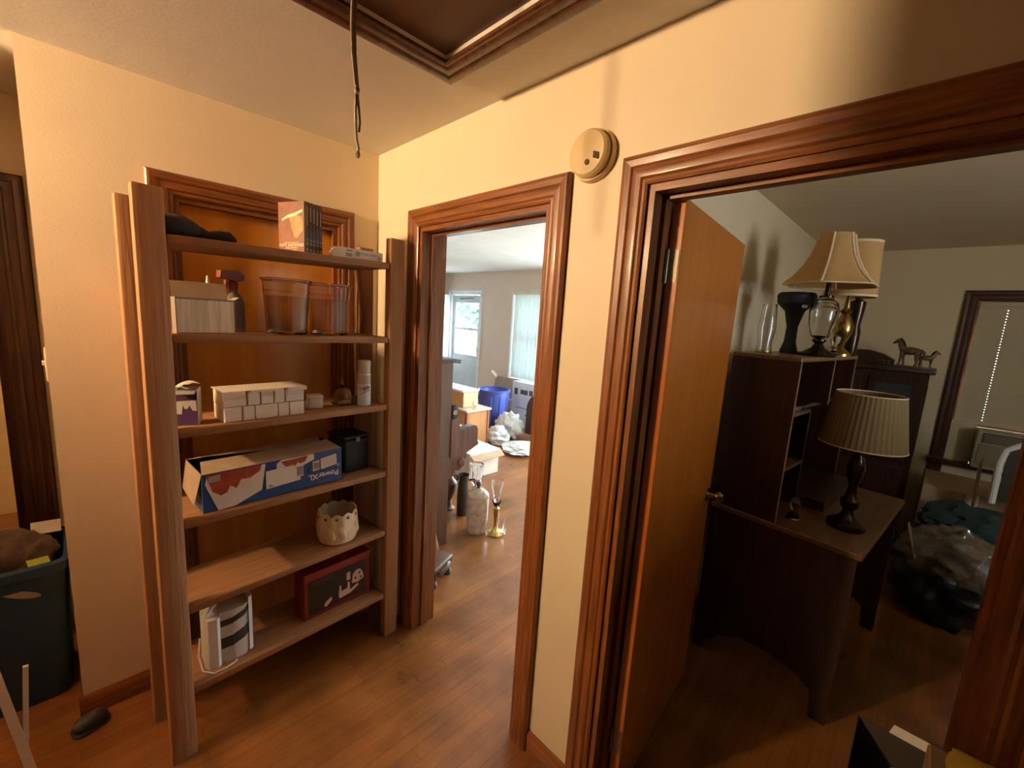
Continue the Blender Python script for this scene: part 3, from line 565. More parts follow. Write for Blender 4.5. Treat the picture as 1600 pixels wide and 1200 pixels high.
# ------------------------------------------------------------------ left passage
bn = thing('blue_bin', 'large dark blue plastic bin heaped with clothes in the left passage', 'bin', (-1.50, .34, 0), 0)
def ring(x, y, r, z, k=6): 
    out = []
    for sx, sy, a0 in ((1, 1, 0), (-1, 1, PI/2), (-1, -1, PI), (1, -1, 1.5*PI)):
        for i in range(k+1): a = a0+PI/2*i/k; out.append((sx*(x-r)+r*math.cos(a), sy*(y-r)+r*math.sin(a), z))
    return out
def loft(rings, cap0=True, cap1=True):
    n = len(rings[0]); V = sum(rings, []); F = [(i*n+j, i*n+(j+1) % n, (i+1)*n+(j+1) % n, (i+1)*n+j) for i in range(len(rings)-1) for j in range(n)]
    if cap0: F.append(tuple(range(n))[::-1])
    if cap1: F.append(tuple((len(rings)-1)*n+j for j in range(n)))
    return MB().add(V, F)
obj('bin_body', loft([ring(.235, .15, .05, 0), ring(.245, .16, .05, .02), ring(.262, .175, .05, .57), ring(.262, .175, .05, .60), ring(.254, .167, .045, .60), ring(.25, .163, .045, .55), ring(.232, .148, .045, .03)], True, True), blue, bn)
obj('bin_rim', loft([ring(.264, .177, .05, .565), ring(.276, .189, .055, .565), ring(.278, .191, .055, .60), ring(.264, .177, .05, .608)], False, False), blue, bn)
obj('hand_hole', MB().lathe([(.045, 0), (.045, .0015)], 24).xf(Matrix.Translation((.14, -.172, .50)) @ Matrix.Rotation(.45, 4, 'Y') @ Matrix.Diagonal((1.2, 1, .32, 1)) @ Matrix.Rotation(PI/2, 4, 'X')), mat('bin_slot_grey', (.30, .22, .15), .8), bn)
ch = thing('clothes_heap', 'crumpled brown clothes heaped in the blue bin', 'clothes', (-1.50, .34, .56), 0)
for i, (x, y, rx, ry, rz) in enumerate(((.10, .0, .13, .12, .09), (-.08, .02, .14, .11, .08), (.17, -.06, .07, .07, .075), (.0, -.08, .12, .06, .06))):
    obj('garment', MB().blob((x, y, .04), (rx, ry, rz), .35, 2.6, 3, i+3), cloth_b, ch)
pp = tag(obj('paper_tag', MB().rbox(-.03, .03, -.016, .016, -.002, .002, .001, 1), yelgreen, loc=(-1.31, .185, .612), rot=(.5, .1, .3)), 'crumpled yellow-green paper tag on the front rim of the blue bin', 'paper')
wp_ = tag(obj('paper_sheet', MB().rbox(-.045, .045, -.03, .03, -.002, .002, .001, 1), card_w, loc=(-1.30, .475, .632), rot=(.7, .1, .1)), 'cream paper sheet poking up behind the brown clothes', 'paper')
for i, (a, b, w_, lb) in enumerate((((-1.475, -.20, 1.1), (-1.345, -.20, .0), .022, 'long white painted stick leaning at the left edge by the blue bin'), ((-1.338, -.15, .40), (-1.366, -.155, .0), .013, 'short pale stick standing beside the long white stick'))):
    st = thing('white_stick', lb, 'stick', b, 0)
    d_ = Vector(a)-Vector(b)
    obj('stick', MB().bar((0, 0, .003), d_, w_, .012), white_pl, st); obj('tip', MB().bar((0, 0, 0), d_*.02, w_*1.1, .014), grey, st)
shoe = thing('dark_shoe', 'dark rounded shoe against the left wall corner', 'shoe', (-1.205, -.075, 0), .3); shoe.scale = (.62, .75, .7)
obj('upper', MB().blob((0, 0, .04), (.085, .042, .045), .1, 1.5, 3, 2, flat=.012), mat('dark_leather', (.022, .016, .014), .6), shoe)
obj('sole', loft([ring(.088, .043, .04, 0), ring(.09, .045, .04, .014)]), black, shoe)

# ------------------------------------------------------------------ living room
door = struct('door_5', label='white storm door with two glass panes in a white frame, front door leaf open')
cas = [(u, d) for u, d in PROF]
casing(door, 'y', 4.72, 3.83, 2.06, 4.0, -1, white_pt, white_pt, wscale=.8)
jambs(door, 'y', 4.72, 3.83, 2.06, 4.0, 4.12, white_pt, white_pt)
sd = MB().box(4.06, 4.09, 3.85, 3.93, 0.02, 2.03).box(4.06, 4.09, 4.62, 4.70, .02, 2.03).box(4.06, 4.09, 3.93, 4.62, .02, .90).box(4.06, 4.09, 3.93, 4.62, 1.89, 2.03).box(4.06, 4.09, 3.93, 4.62, 1.37, 1.42)
obj('storm_door_frame', sd, mat('storm_door_paint', (.62, .72, .80), .5), door)
obj('pane', MB().box(4.072, 4.078, 3.93, 4.62, .90, 1.37), mat('thin_glass', (1, 1, 1), .0, trans=1, ior=1.01), door); obj('pane', MB().box(4.072, 4.078, 3.93, 4.62, 1.42, 1.89), MATS['thin_glass'], door)
obj('door_handle', MB().tube([(4.06, 3.90, .98), (4.035, 3.90, .98), (4.035, 3.90, 1.08), (4.06, 3.90, 1.08)], .008, 8), steel, door)
obj('door_closer', MB().tube([(4.05, 4.5, 1.96), (4.05, 4.1, 1.97)], .014, 8), steel, door)
lf2 = obj('front_door_leaf', MB().rbox(0, .04, -.84, 0, .01, 2.03, .002, 1), white_pt, door, loc=(3.985, 4.77, 0), rot=(0, 0, math.radians(-83)))
for k_ in range(3): obj('leaf_muntin', MB().box(-.004, 0, -.62+.0, -.60, .95+.3*k_, 1.2+.3*k_), grey, lf2)
obj('fan_trim', MB().tube([(-.003, -.42-.2*math.cos(a), 1.62+.16*math.sin(a)) for a in [PI*i/10 for i in range(11)]], .006, 6), grey, lf2)
win = struct('window_1', label='bright living room window behind sheer vertical pleats')
casing(win, 'y', 2.94, 1.84, 2.08, 4.0, -1, white_pt, white_pt, wscale=.6)
obj('window_frame', MB().box(4.04, 4.09, 1.84, 1.90, .65, 2.08).box(4.04, 4.09, 2.88, 2.94, .65, 2.08).box(4.04, 4.09, 1.90, 2.88, .65, .72).box(4.04, 4.09, 1.90, 2.88, 2.02, 2.08).box(4.04, 4.09, 1.90, 2.88, 1.34, 1.40), white_pt, win)
obj('pane', MB().box(4.063, 4.067, 1.90, 2.88, .72, 1.34), MATS['thin_glass'], win); obj('pane', MB().box(4.063, 4.067, 1.90, 2.88, 1.40, 2.02), MATS['thin_glass'], win)
obj('window_sill', MB().rbox(3.93, 4.04, 1.80, 2.98, .62, .65, .005, 2), white_pt, win)
sheer = translucent('sheer_fabric', (.84, .92, .92), .22)
cu_ = thing('sheer_curtain', 'pleated white sheer curtain glowing in the living room window', 'curtain', (3.965, 2.39, 0))
N = 96; V = []
for i in range(N+1):
    y = -.52+1.04*i/N; x = .014*math.sin(i*2*PI/8)
    V += [(x, y, .67), (x*.8, y, 1.4), (x*.6, y, 2.05)]
V += [(x+.0012, y, z) for x, y, z in V]
K = 3*(N+1); F = []
for i in range(N):
    for j in (0, 1): a = i*3+j; F += [(a, a+3, a+4, a+1), (K+a+1, K+a+4, K+a+3, K+a)]
obj('curtain_panel', MB().add(V, F), sheer, cu_)
obj('curtain_rod', MB().tube([(0, -.56, 2.062), (0, .56, 2.062)], .008, 10), white_pt, cu_)
obj('valance_box', MB().rbox(-.035, .03, -.58, .58, 2.045, 2.11, .004, 2), mat('cream_valance', (.80, .76, .60), .6), cu_)
win2 = struct('window_2', label='wide living room window out of view')
obj('window_frame', MB().box(4.04, 4.09, -1.1, -1.05, .3, 2.2).box(4.04, 4.09, 1.55, 1.6, .3, 2.2).box(4.04, 4.09, -1.05, 1.55, .3, .35).box(4.04, 4.09, -1.05, 1.55, 2.15, 2.2).box(4.04, 4.09, .23, .27, .35, 2.15), white_pt, win2)

# outside
outg = struct('ground_outside', MB().box(4.12, 40, -25, 40, -.45, -.4), mat('pale_concrete', (.55, .55, .52), .9, col2=(.42, .45, .38), scale=.6))
for i, (x, y, r_) in enumerate(((12, 13.2, 1.5), (18, 16.0, 2.2), (17, 23, 2.4))):
    tr_ = thing('tree', ['round leafy tree nearest the storm door glass', 'larger leafy tree right of the nearest tree outside', 'leafy tree left of the others outside'][i], 'tree', (x, y, -.4), 0, group='trees beyond the storm door')
    obj('trunk', MB().tube([(0, 0, 0), (.05, 0, 1.2), (.0, .1, 2.4)], [.18, .14, .1], 10), darkb, tr_)
    lm_ = mat('leaf_green', (.16, .30, .24), .7, col2=(.08, .18, .15), scale=3)
    V = []; F = []
    for k_ in range(900):
        d_ = Vector((random.gauss(0, 1), random.gauss(0, 1), random.gauss(0, 1))).normalized()*r_*random.uniform(.55, 1.0); c_ = Vector((0, 0, 1.9+r_*.6))+d_
        a_ = Vector((random.gauss(0, 1), random.gauss(0, 1), random.gauss(0, 1))).normalized()*.16; b_ = a_.orthogonal().normalized()*.09
        n0 = len(V); V += [c_-a_, c_+b_, c_+a_, c_-b_]; F.append((n0, n0+1, n0+2, n0+3))
    lo_ = obj('foliage', MB().add(V, F), lm_, tr_, smooth=False); lo_['kind'] = 'stuff'

# upright piano, end on
pn = thing('upright_piano', 'dark brown upright piano seen end-on with turned leg', 'piano', (0, 0, 0))
pw = mat('piano_walnut', (.14, .05, .03), .3, col2=(.05, .017, .009), scale=5, stretch=(8, 8, .6), coat=.3)
PY0, PY1 = .155, 1.58
obj('case', MB().box(.142, .64, PY0+.02, PY1-.02, .08, 1.335), pw, pn)
for y in (PY0, PY1-.02):
    obj('end_panel', MB().box(.14, .645, y, y+.02, 0, 1.335), mat('piano_end', (.12, .062, .048), .35, col2=(.085, .042, .032), scale=5, stretch=(8, 8, .6), coat=.3), pn)
obj('lid', MB().rbox(.136, .675, PY0-.01, PY1+.01, 1.336, 1.362, .005, 2), mat('piano_black', (.02, .014, .012), .25), pn)
obj('lid_prop', MB().bar((.66, PY0+.10, 1.345), (.80, PY0+.12, 1.325), .012, .03), MATS['piano_black'], pn)
ARM = [(.645, .66), (.645, .935), (.705, .935), (.712, .925), (.716, .862), (.73, .85), (.79, .862), (.85, .872), (.876, .862), (.888, .838), (.888, .745), (.898, .735), (.895, .718), (.87, .708), (.75, .655)]
for y in (PY0-.012, PY1-.05): obj('key_arm', MB().prism(ARM, 'y', y, y+.062), pw, pn)
obj('key_bed', MB().rbox(.645, .885, PY0+.052, PY1-.052, .66, .735, .005, 2), pw, pn)
obj('key_rail', MB().rbox(.868, .884, PY0+.052, PY1-.052, .735, .80, .003, 1), pw, pn)
ky = MB()
for i in range(52): ky.box(.715, .862, .215+i*.0251, .215+i*.0251+.0238, .80, .835)
kk = obj('white_keys', ky, white_pt, pn); kk['kind'] = 'stuff'
obj('fallboard', MB().rbox(.645, .70, PY0+.052, PY1-.052, .80, .935, .004, 1), pw, pn)
for y in (PY0+.0, PY1-.07): obj('corbel', MB().prism([(.645, .50), (.66, .49), (.675, .52), (.70, .55), (.735, .545), (.765, .565), (.79, .60), (.80, .64), (.80, .66), (.645, .66)], 'y', y, y+.065), pw, pn)
obj('corbel_scroll', MB().lathe([(.036, 0), (.036, .075), (.022, .08)], 18).xf(Matrix.Translation((.755, PY0+.07, .60)) @ Matrix.Rotation(PI/2, 4, 'X')), pw, pn)
obj('plinth', MB().rbox(.14, .66, PY0+.021, PY1-.021, .0, .079, .004, 1), pw, pn)
ms = thing('small_speaker', 'small black speaker standing on the piano key arm', 'speaker', (.672, .175, .936), 0)
obj('speaker_box', MB().rbox(-.024, .024, -.03, .03, 0, .10, .006, 2), black, ms); obj('speaker_cone', MB().lathe([(.018, 0), (.018, .004), (.008, .001)], 16).xf(Matrix.Translation((0, -.03, .05)) @ Matrix.Rotation(PI/2, 4, 'X')), grey, ms)
pg = thing('pink_ornament', 'tiny pink ceramic ornament beside the small speaker on the piano', 'ornament', (.70, .215, .936), 0)
obj('ornament_body', MB().lathe([(0, 0), (.014, 0), (.016, .01), (.009, .03), (.013, .04), (.009, .05), (0, .054)], 16, cap=False), mat('pink_ceramic', (.75, .45, .42), .4), pg); obj('ornament_foot', MB().lathe([(.017, 0), (.017, .004)], 16), white_pl, pg)

# floor ornaments in front of the piano
ur = thing('handled_urn', 'dark bronze urn with scrolled handles under the piano', 'urn', (1.0, .61, 0))
um = mat('urn_brown', (.14, .075, .04), .45, col2=(.09, .05, .028), scale=12)
obj('urn_body', MB().lathe([(0, 0), (.055, 0), (.055, .012), (.03, .03), (.022, .08), (.05, .13), (.07, .19), (.068, .24), (.04, .275), (.028, .295), (.042, .325), (.045, .33)], 24, cap=False), um, ur)
for s_ in (-1, 1): obj('handle', MB().tube([(s_*.066, 0, .22), (s_*.095, 0, .25), (s_*.09, 0, .285), (s_*.06, 0, .30), (s_*.036, 0, .31)], .007, 8), bronze, ur)
vz = thing('dark_vase', 'tall dark slender jug with side handle between urn and pale jar', 'vase', (1.03, .455, 0))
vm = mat('vase_dark', (.045, .034, .03), .4)
obj('vase_body', MB().lathe([(0, 0), (.042, 0), (.046, .01), (.05, .08), (.047, .2), (.042, .29), (.038, .32), (.046, .345), (.049, .352), (.043, .35), (.036, .32)], 24, cap=False), vm, vz)
obj('handle', MB().tube([(.04, -.02, .30), (.075, -.05, .31), (.085, -.055, .25), (.05, -.03, .19)], .008, 8), vm, vz)
jr = thing('textured_jar', 'pale embossed glass jar with domed lid in front of the piano', 'jar', (.945, .165, 0))
jm = mat('pale_embossed_glass', (.60, .47, .35), .25, col2=(.42, .31, .22), scale=26, bump=.8, trans=.25, coat=.6)
obj('jar_body', MB().lathe([(0, 0), (.078, 0), (.084, .01), (.086, .03), (.082, .04), (.084, .06), (.084, .27), (.08, .285)], 32, cap=False, fn=lambda r, z, a: r*(1+.02*math.cos(10*a)*math.sin(z*95)) if .05 < z < .27 else r), jm, jr)
obj('jar_lid', MB().lathe([(.084, .285), (.086, .295), (.078, .315), (.072, .32), (.062, .335), (.052, .338), (.03, .352), (.018, .358)], 32), jm, jr)
obj('lid_knob', MB().lathe([(.016, .356), (.012, .366), (.018, .376), (.022, .39), (.014, .402), (0, .406)], 20, cap=False), vm, jr)
gb = thing('crystal_goblet', 'clear crystal goblet standing behind the pale jar', 'goblet', (1.17, .46, 0))
obj('goblet', MB().lathe([(0, 0), (.05, 0), (.05, .006), (.012, .02), (.010, .2), (.02, .23), (.045, .26), (.055, .33), (.06, .41), (.057, .41), (.05, .33), (.04, .265), (0, .245)], 24, cap=False, fn=lambda r, z, a: r*(1+.05*math.cos(9*a)) if z > .24 else r), glass, gb)
obj('goblet_rim', MB().lathe([(.060, .40), (.062, .405), (.060, .412), (.057, .41)], 24, cap=False), glass, gb)
ck = thing('candlestick', 'brass candlestick with a fluted crystal cup beside the pale jar', 'candlestick', (1.034, .05, 0))
obj('foot', MB().lathe([(0, 0), (.075, 0), (.078, .008), (.06, .016), (.035, .026), (.022, .045), (.018, .06)], 28, fn=lambda r, z, a: r*(1+.06*math.cos(6*a)) if r > .03 else r), brass, ck)
obj('stem', MB().lathe([(.018, .055), (.014, .075), (.016, .10), (.023, .19), (.026, .205), (.012, .215), (.012, .235)], 20), brass, ck)
for k_ in range(6):
    a = k_*PI/3; obj('petal', MB().tube([(.008*math.cos(a), .008*math.sin(a), .228), (.022*math.cos(a), .022*math.sin(a), .245), (.038*math.cos(a), .038*math.sin(a), .272)], [.009, .008, .002], 6), bronze, ck)
obj('crystal_cup', MB().lathe([(0, .24), (.016, .24), (.022, .28), (.035, .36), (.046, .43), (.043, .43), (.03, .35), (.015, .285), (0, .275)], 24, cap=False, fn=lambda r, z, a: r*(1+.07*math.cos(8*a)) if z > .28 else r), glass, ck)
for k_ in range(4):
    a = .4+k_*PI/2; tp = tag(obj('crystal_drop', MB().lathe([(0, 0), (.012, .02), (.014, .05), (.008, .10), (0, .15)], 8, cap=False), glass, loc=(1.034+.10*math.cos(a), .08+.10*math.sin(a), .0)), ['clear crystal drop left of the candlestick foot', 'clear crystal drop behind the candlestick foot', 'clear crystal drop in front of the candlestick foot', 'clear crystal drop right of the candlestick foot'][(1, 0, 2, 3)[k_]], 'crystal', 'crystal drops around the candlestick')
    tp.location.z = .0
cb = thing('floor_carton', 'brown and white cardboard carton on the floor behind the piano', 'carton', (1.55, 1.0, 0), .0)
obj('carton_body', MB().rbox(0, .40, 0, .42, 0, .27, .003, 1), card_w, cb); obj('carton_flap', MB().bar((.22, .02, .262), (.22, -.06, .20), .42, .003), card, cb); obj('tape', MB().box(.02, .43, .19, .24, .26, .2608), card, cb)
cr_ = thing('carved_stool', 'low dark carved wooden footstool at the doorway edge', 'footstool', (.34, -.13, 0), .4)
obj('seat', MB().rbox(-.11, .11, -.075, .075, .10, .135, .012, 3), um, cr_)
for sx in (-1, 1):
    for sy in (-1, 1): obj('leg', MB().lathe([(.0, 0), (.02, 0), (.026, .02), (.016, .045), (.024, .075), (.03, .10)], 14, (sx*.085, sy*.05, 0)), darkb, cr_)
obj('carving', MB().blob((.0, -.075, .085), (.08, .012, .025), .4, 4, 2, 6), darkb, cr_)
cn = thing('walking_cane', 'pale wooden cane leaning behind the footstool', 'cane', (.46, -.03, 0))
obj('shaft', MB().tube([(0, 0, 0.01), (-.07, .055, .45), (-.14, .11, .85)], .011, 8), stickw, cn); obj('crook', MB().tube([(-.14, .12, .85), (-.15, .125, .9), (-.13, .10, .94), (-.10, .07, .93), (-.09, .06, .89)], .011, 8), stickw, cn)

# orange stand, box, can, bags
os_ = thing('oak_stand', 'orange oak stand with a pale top in the living room', 'stand', (2.13, 1.785, 0))
obj('top', MB().rbox(-.02, .39, -.02, .80, .475, .50, .004, 1), mat('pale_top', (.62, .55, .46), .3), os_)
obj('carcass', MB().box(.012, .36, .01, .78, .03, .475), orange_w, os_)
for x in (0, .345): 
    for y in (0, .755): obj('post', MB().box(x, x+.028, y, y+.028, 0, .475), mat('reddish_oak', (.36, .14, .05), .4), os_)
obj('drawer_front', MB().rbox(-.003, .012, .04, .73, .27, .45, .003, 1), orange_w, os_); obj('drawer_front', MB().rbox(-.003, .012, .04, .73, .06, .25, .003, 1), orange_w, os_)
wbx = thing('wooden_box', 'orange wooden box with a pale lid on the oak stand', 'box', (2.17, 1.93, .5), 0)
obj('box_body', MB().rbox(0, .25, 0, .55, 0, .20, .004, 1), orange_w, wbx); obj('box_lid', MB().rbox(-.01, .26, -.01, .56, .20, .225, .004, 1), white_pt, wbx); obj('end_panel', MB().box(.01, .24, -.003, 0, .01, .19), mat('pale_oak', (.72, .50, .26), .5), wbx)
bc = thing('water_bottle', 'small clear bottle standing at the corner of the oak stand', 'bottle', (2.27, 1.83, .5))
obj('bottle', MB().lathe([(0, 0), (.022, 0), (.024, .01), (.024, .07), (.01, .09), (.01, .10)], 16, cap=False), plastic_clear, bc); obj('cap', MB().lathe([(.012, .098), (.012, .115), (0, .116)], 12), white_pt, bc)
tc_ = thing('trash_can', 'round royal blue plastic trash can with a folded rim', 'trash can', (3.10, 2.36, 0))
obj('can_body', MB().lathe([(0, 0), (.17, 0), (.18, .015), (.225, .58), (.222, .60), (.213, .58), (.168, .03), (0, .025)], 40, cap=False), canblue, tc_)
obj('rim', MB().lathe([(.224, .575), (.240, .58), (.242, .605), (.224, .612), (.214, .60), (.214, .575), (.224, .575)], 40, cap=False), canblue, tc_)
for a in (-.75, 2.4): obj('handle', MB().tube([(.225*math.cos(a-.2), .225*math.sin(a-.2), .46), (.275*math.cos(a-.15), .275*math.sin(a-.15), .45), (.275*math.cos(a+.15), .275*math.sin(a+.15), .45), (.225*math.cos(a+.2), .225*math.sin(a+.2), .46)], .012, 8), canblue, tc_)
for k_ in range(10): a = k_*2*PI/10; obj('rib', MB().bar((.183*math.cos(a), .183*math.sin(a), .03), (.221*math.cos(a), .221*math.sin(a), .52), .012, .016), canblue, tc_)
for i, (x, y, rx, ry, rz, lb) in enumerate(((2.66, 1.80, .15, .18, .12, 'white plastic bag slumped below the blue trash can'), (3.02, 1.92, .17, .20, .19, 'fuller white plastic bag between trash can and dark chair'))):
    bg_ = thing('white_bag', lb, 'bag', (x, y, 0), 0, group='white plastic bags on the living room floor')
    obj('bag_body', MB().blob((0, 0, rz*.8), (rx, ry, rz), .35, 2.4, 4, i+11, flat=.004), bagw, bg_); obj('bag_tie', MB().blob((-.05, -.06, rz*1.75), (.035, .04, .05), .5, 4, 3, i+3), bagw, bg_)
fb = thing('bag_of_blankets', 'flat white plastic bag of folded blankets on the floor', 'bag', (2.68, 1.33, 0), -.25)
obj('bag_body', MB().blob((0, 0, .05), (.26, .24, .055), .25, 3, 4, 21, flat=.003), bagw, fb); obj('fold', MB().blob((.0, -.05, .10), (.17, .14, .02), .4, 4, 3, 5), bagw, fb)
dc = thing('upholstered_chair', 'dark brown armless chair with a rounded back', 'chair', (3.18, 1.45, 0), 0)
dm = mat('dark_upholstery', (.07, .035, .03), .8, bump=.2, scale=40)
obj('backrest', MB().prism([(.27*math.cos(a), .42+.26*math.sin(a)) for a in [PI*i/14 for i in range(15)]]+[(-.27, .08), (.27, .08)], 'x', -.05, .03), dm, dc)
obj('seat', MB().rbox(.031, .33, -.25, .25, .26, .40, .03, 3), dm, dc)
for x in (.05, .29):
    for y in (-.20, .20): obj('leg', MB().bar((x, y, 0), (x, y, .26), .04, .04), darkb, dc)
cs = thing('cardboard_sheet', 'flat brown cardboard carton leaning below the living room window', 'cardboard', (3.80, 2.78, 0), 0)
obj('panel', MB().add([(-.14, -.36, 0), (-.14, .36, 0), (.06, .36, .66), (.06, -.36, .66), (-.10, -.36, 0), (-.10, .36, 0), (.10, .36, .66), (.10, -.36, .66)], [(0, 1, 2, 3), (7, 6, 5, 4), (0, 3, 7, 4), (1, 5, 6, 2), (3, 2, 6, 7), (0, 4, 5, 1)]), mat('greyed_cardboard', (.42, .33, .27), .9), cs); obj('torn_flap', MB().bar((.06, .34, .64), (-.02, .40, .74), .06, .004), card_w, cs)
wb_ = thing('printed_white_box', 'tall white carton with black printed blocks below the window', 'carton', (3.52, 1.80, 0), 0)
obj('carton_body', MB().rbox(0, .30, 0, .60, 0, .70, .003, 1), white_pt, wb_)
for (y0, y1, z0, z1) in ((.05, .14, .52, .60), (.17, .24, .52, .60), (.27, .42, .52, .59), (.48, .55, .50, .60), (.08, .5, .30, .31), (.06, .3, .20, .22)): obj('print_block', MB().box(-.001, 0, y0, y1, z0, z1), mat('soft_black_print', (.10, .10, .11), .6), wb_)

# ------------------------------------------------------------------ bedroom
w3 = struct('window_3', label='bedroom window with closed blinds and dark stained casing')
casing(w3, 'y', BW0, BW1, 2.02, 3.86, -1, darktrim, darktrim, wscale=1.05)
obj('window_sill', MB().rbox(3.78, 3.86, BW0-.1, BW1+.1, .70, .74, .005, 2), darktrim, w3)
obj('sash', MB().box(3.91, 3.95, BW0, BW0+.05, .74, 2.02).box(3.91, 3.95, BW1-.05, BW1, .74, 2.02).box(3.91, 3.95, BW0+.05, BW1-.05, 1.96, 2.02).box(3.91, 3.95, BW0+.05, BW1-.05, 1.03, 1.08), darktrim, w3)
obj('pane', MB().box(3.928, 3.932, BW0+.05, BW1-.05, 1.08, 1.96), MATS['thin_glass'], w3)
bl = thing('window_blinds', 'closed tan venetian blinds with light dots along the cord holes', 'blinds', (3.875, 0, 0))
slatm = translucent('tan_slat', (.62, .52, .34), .008)
obj('head_rail', MB().rbox(-.015, .02, BW0+.01, BW1-.01, 1.985, 2.015, .003, 1), MATS['tan_slat'], bl)
y0, y1 = BW0+.012, BW1-.012; hy = -2.50; hy2 = -3.18
def slat_mesh():
    V = []; F = []
    ys = [y0, hy2-.002, hy2+.002, hy-.002, hy+.002, y1]; zs = [-.0135, -.002, .002, .0135]
    for y in ys:
        for z in zs: V.append((.002-8*z*z, y, z))
    for i in range(5):
        for j in range(3):
            if j == 1 and i in (1, 3): continue
            a = i*4+j; F.append((a, a+4, a+5, a+1))
    M_ = len(V); V += [(x+.0006, y, z) for x, y, z in V]; F += [tuple(M_+k for k in f[::-1]) for f in F]
    me = bpy.data.meshes.new('slat'); me.from_pydata(V, [], F); me.materials.append(slatm); return me
sme = slat_mesh()
for k_ in range(42):
    z = 1.975-k_*.0215
    if z < 1.085: break
    o = bpy.data.objects.new('slat', sme); C.objects.link(o); o.parent = bl; o.location = (0, 0, z); o.rotation_euler = (0, random.uniform(-.03, .03)-.06, 0)
obj('bottom_rail', MB().rbox(-.01, .012, y0, y1, 1.055, 1.08, .003, 1), MATS['tan_slat'], bl)
ac = thing('window_air_conditioner', 'tan window air conditioner below the bedroom blinds', 'air conditioner', (3.70, -2.48, .745))
acm = mat('ac_tan', (.42, .36, .25), .5); acd = mat('ac_dark', (.05, .04, .03), .5)
obj('housing', MB().rbox(0, .24, -.62, 0, -.004, .29, .012, 3), acm, ac)
obj('vent_panel', MB().rbox(-.004, 0, -.60, -.03, .20, .275, .003, 1), acd, ac)
for k_ in range(5): obj('louver', MB().box(-.008, -.004, -.59, -.04, .208+k_*.013, .212+k_*.013), acm, ac)
obj('front_grille', MB().rbox(-.006, 0, -.60, -.02, .02, .185, .004, 2), mat('ac_grille', (.28, .23, .16), .6), ac)
obj('side_panel', MB().box(.155, .17, .0, .145, -.006, .32), mat('tan_accordion', (.62, .52, .32), .6), ac)

# desk with hutch, turned slightly from the wall
dk = thing('hutch_desk', 'dark wooden desk with open hutch and arched end panels', 'desk', (1.087, -1.47, 0), math.radians(-5.0))
DL, DD, DT, HT, HD = .985, .60, .808, 1.572, .285
def panel(x): 
    poly = [(0, 0), (-.05, 0), (-.06, .05), (-.12, .12), (-.22, .175), (-.34, .185), (-.46, .165), (-.525, .12), (-.535, .0), (-DD+.005, 0), (-DD+.005, DT-.025), (0, DT-.025)]
    return MB().prism(poly, 'x', x, x+.022)
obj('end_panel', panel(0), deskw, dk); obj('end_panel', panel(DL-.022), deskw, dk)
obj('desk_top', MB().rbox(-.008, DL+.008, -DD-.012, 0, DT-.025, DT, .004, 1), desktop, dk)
obj('back_panel', MB().box(.022, DL-.022, -.012, 0, .35, DT-.025), deskw, dk)
obj('apron', MB().box(.022, DL-.022, -DD+.03, -DD+.048, DT-.13, DT-.025), deskw, dk)
ht = mat('hutch_edge', (.30, .16, .085), .5, col2=(.22, .11, .055), scale=9)
for x in (0, DL-.02):
    pnl = obj('hutch_side', MB().box(x, x+.02, -HD, 0, DT, HT-.02), deskw, dk); obj('edge_strip', MB().box(x+.001, x+.019, -HD-.002, -HD, DT, HT-.021), ht, pnl)
obj('hutch_top', MB().rbox(-.004, DL+.004, -HD-.004, 0, HT-.02, HT, .003, 1), desktop, dk)
obj('hutch_back', MB().box(.02, DL-.02, -.01, 0, DT, HT-.02), darkb, dk)
dv_ = obj('hutch_divider', MB().box(.53, .55, -HD, -.01, 1.32, HT-.02), deskw, dk); obj('edge_strip', MB().box(.531, .549, -HD-.002, -HD, 1.32, HT-.021), ht, dv_)
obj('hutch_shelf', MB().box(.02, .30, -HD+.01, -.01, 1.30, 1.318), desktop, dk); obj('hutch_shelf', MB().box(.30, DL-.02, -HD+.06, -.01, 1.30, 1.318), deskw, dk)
obj('hutch_shelf', MB().box(.02, .34, -HD+.02, -.01, 1.03, 1.048), desktop, dk); obj('cubby_wall', MB().box(.34, .36, -HD+.02, -.01, DT, 1.30), deskw, dk)
obj('pen_ledge', MB().box(.36, DL-.02, -HD-.10, -.01, DT, DT+.05), deskw, dk)
RZ = Matrix.Rotation(math.radians(-5), 4, 'Z')
def on_desk(x, y, z): p = Matrix.Translation((1.087, -1.47, 0)) @ RZ @ Vector((x, y, z)); return (p.x, p.y, p.z)
bkc = tag(obj('book', MB().rbox(0, .14, 0, .19, 0, .02, .002, 1), mat('grey_book', (.18, .15, .13), .6), loc=on_desk(.06, -.25, 1.318), rot=(0, 0, -.2)), 'thin grey book lying on the upper hutch shelf', 'book')

def lathe_lamp(t, prof, ma, name='base'): return obj(name, MB().lathe(prof, 28, cap=False), ma, t)
# lamp A: bell shade with clear glass body
la = thing('bell_shade_lamp', 'table lamp with scalloped cream bell shade and clear glass body', 'lamp', on_desk(.40, -.235, HT))
lathe_lamp(la, [(0, 0), (.085, 0), (.087, .008), (.06, .022), (.03, .04), (.018, .062), (.03, .075), (.03, .082)], bronze, 'foot')
lathe_lamp(la, [(.022, .08), (.04, .10), (.056, .16), (.062, .22), (.054, .262), (.03, .285), (.02, .292), (.017, .292), (.027, .282), (.05, .258), (.058, .22), (.052, .16), (.036, .102), (.0, .084)], glass, 'glass_body')
lathe_lamp(la, [(.03, .288), (.03, .296), (.012, .30), (.010, .37), (.014, .375), (.014, .41)], bronze, 'neck')
def bell(r_, z, a, k=6): 
    c_ = math.cos(k*a); return r_*(1+.05*c_) if r_ > .1 else r_*(1+.02*c_)
sp_ = [(.188, .345), (.150, .385), (.118, .43), (.094, .485), (.078, .54), (.070, .585)]
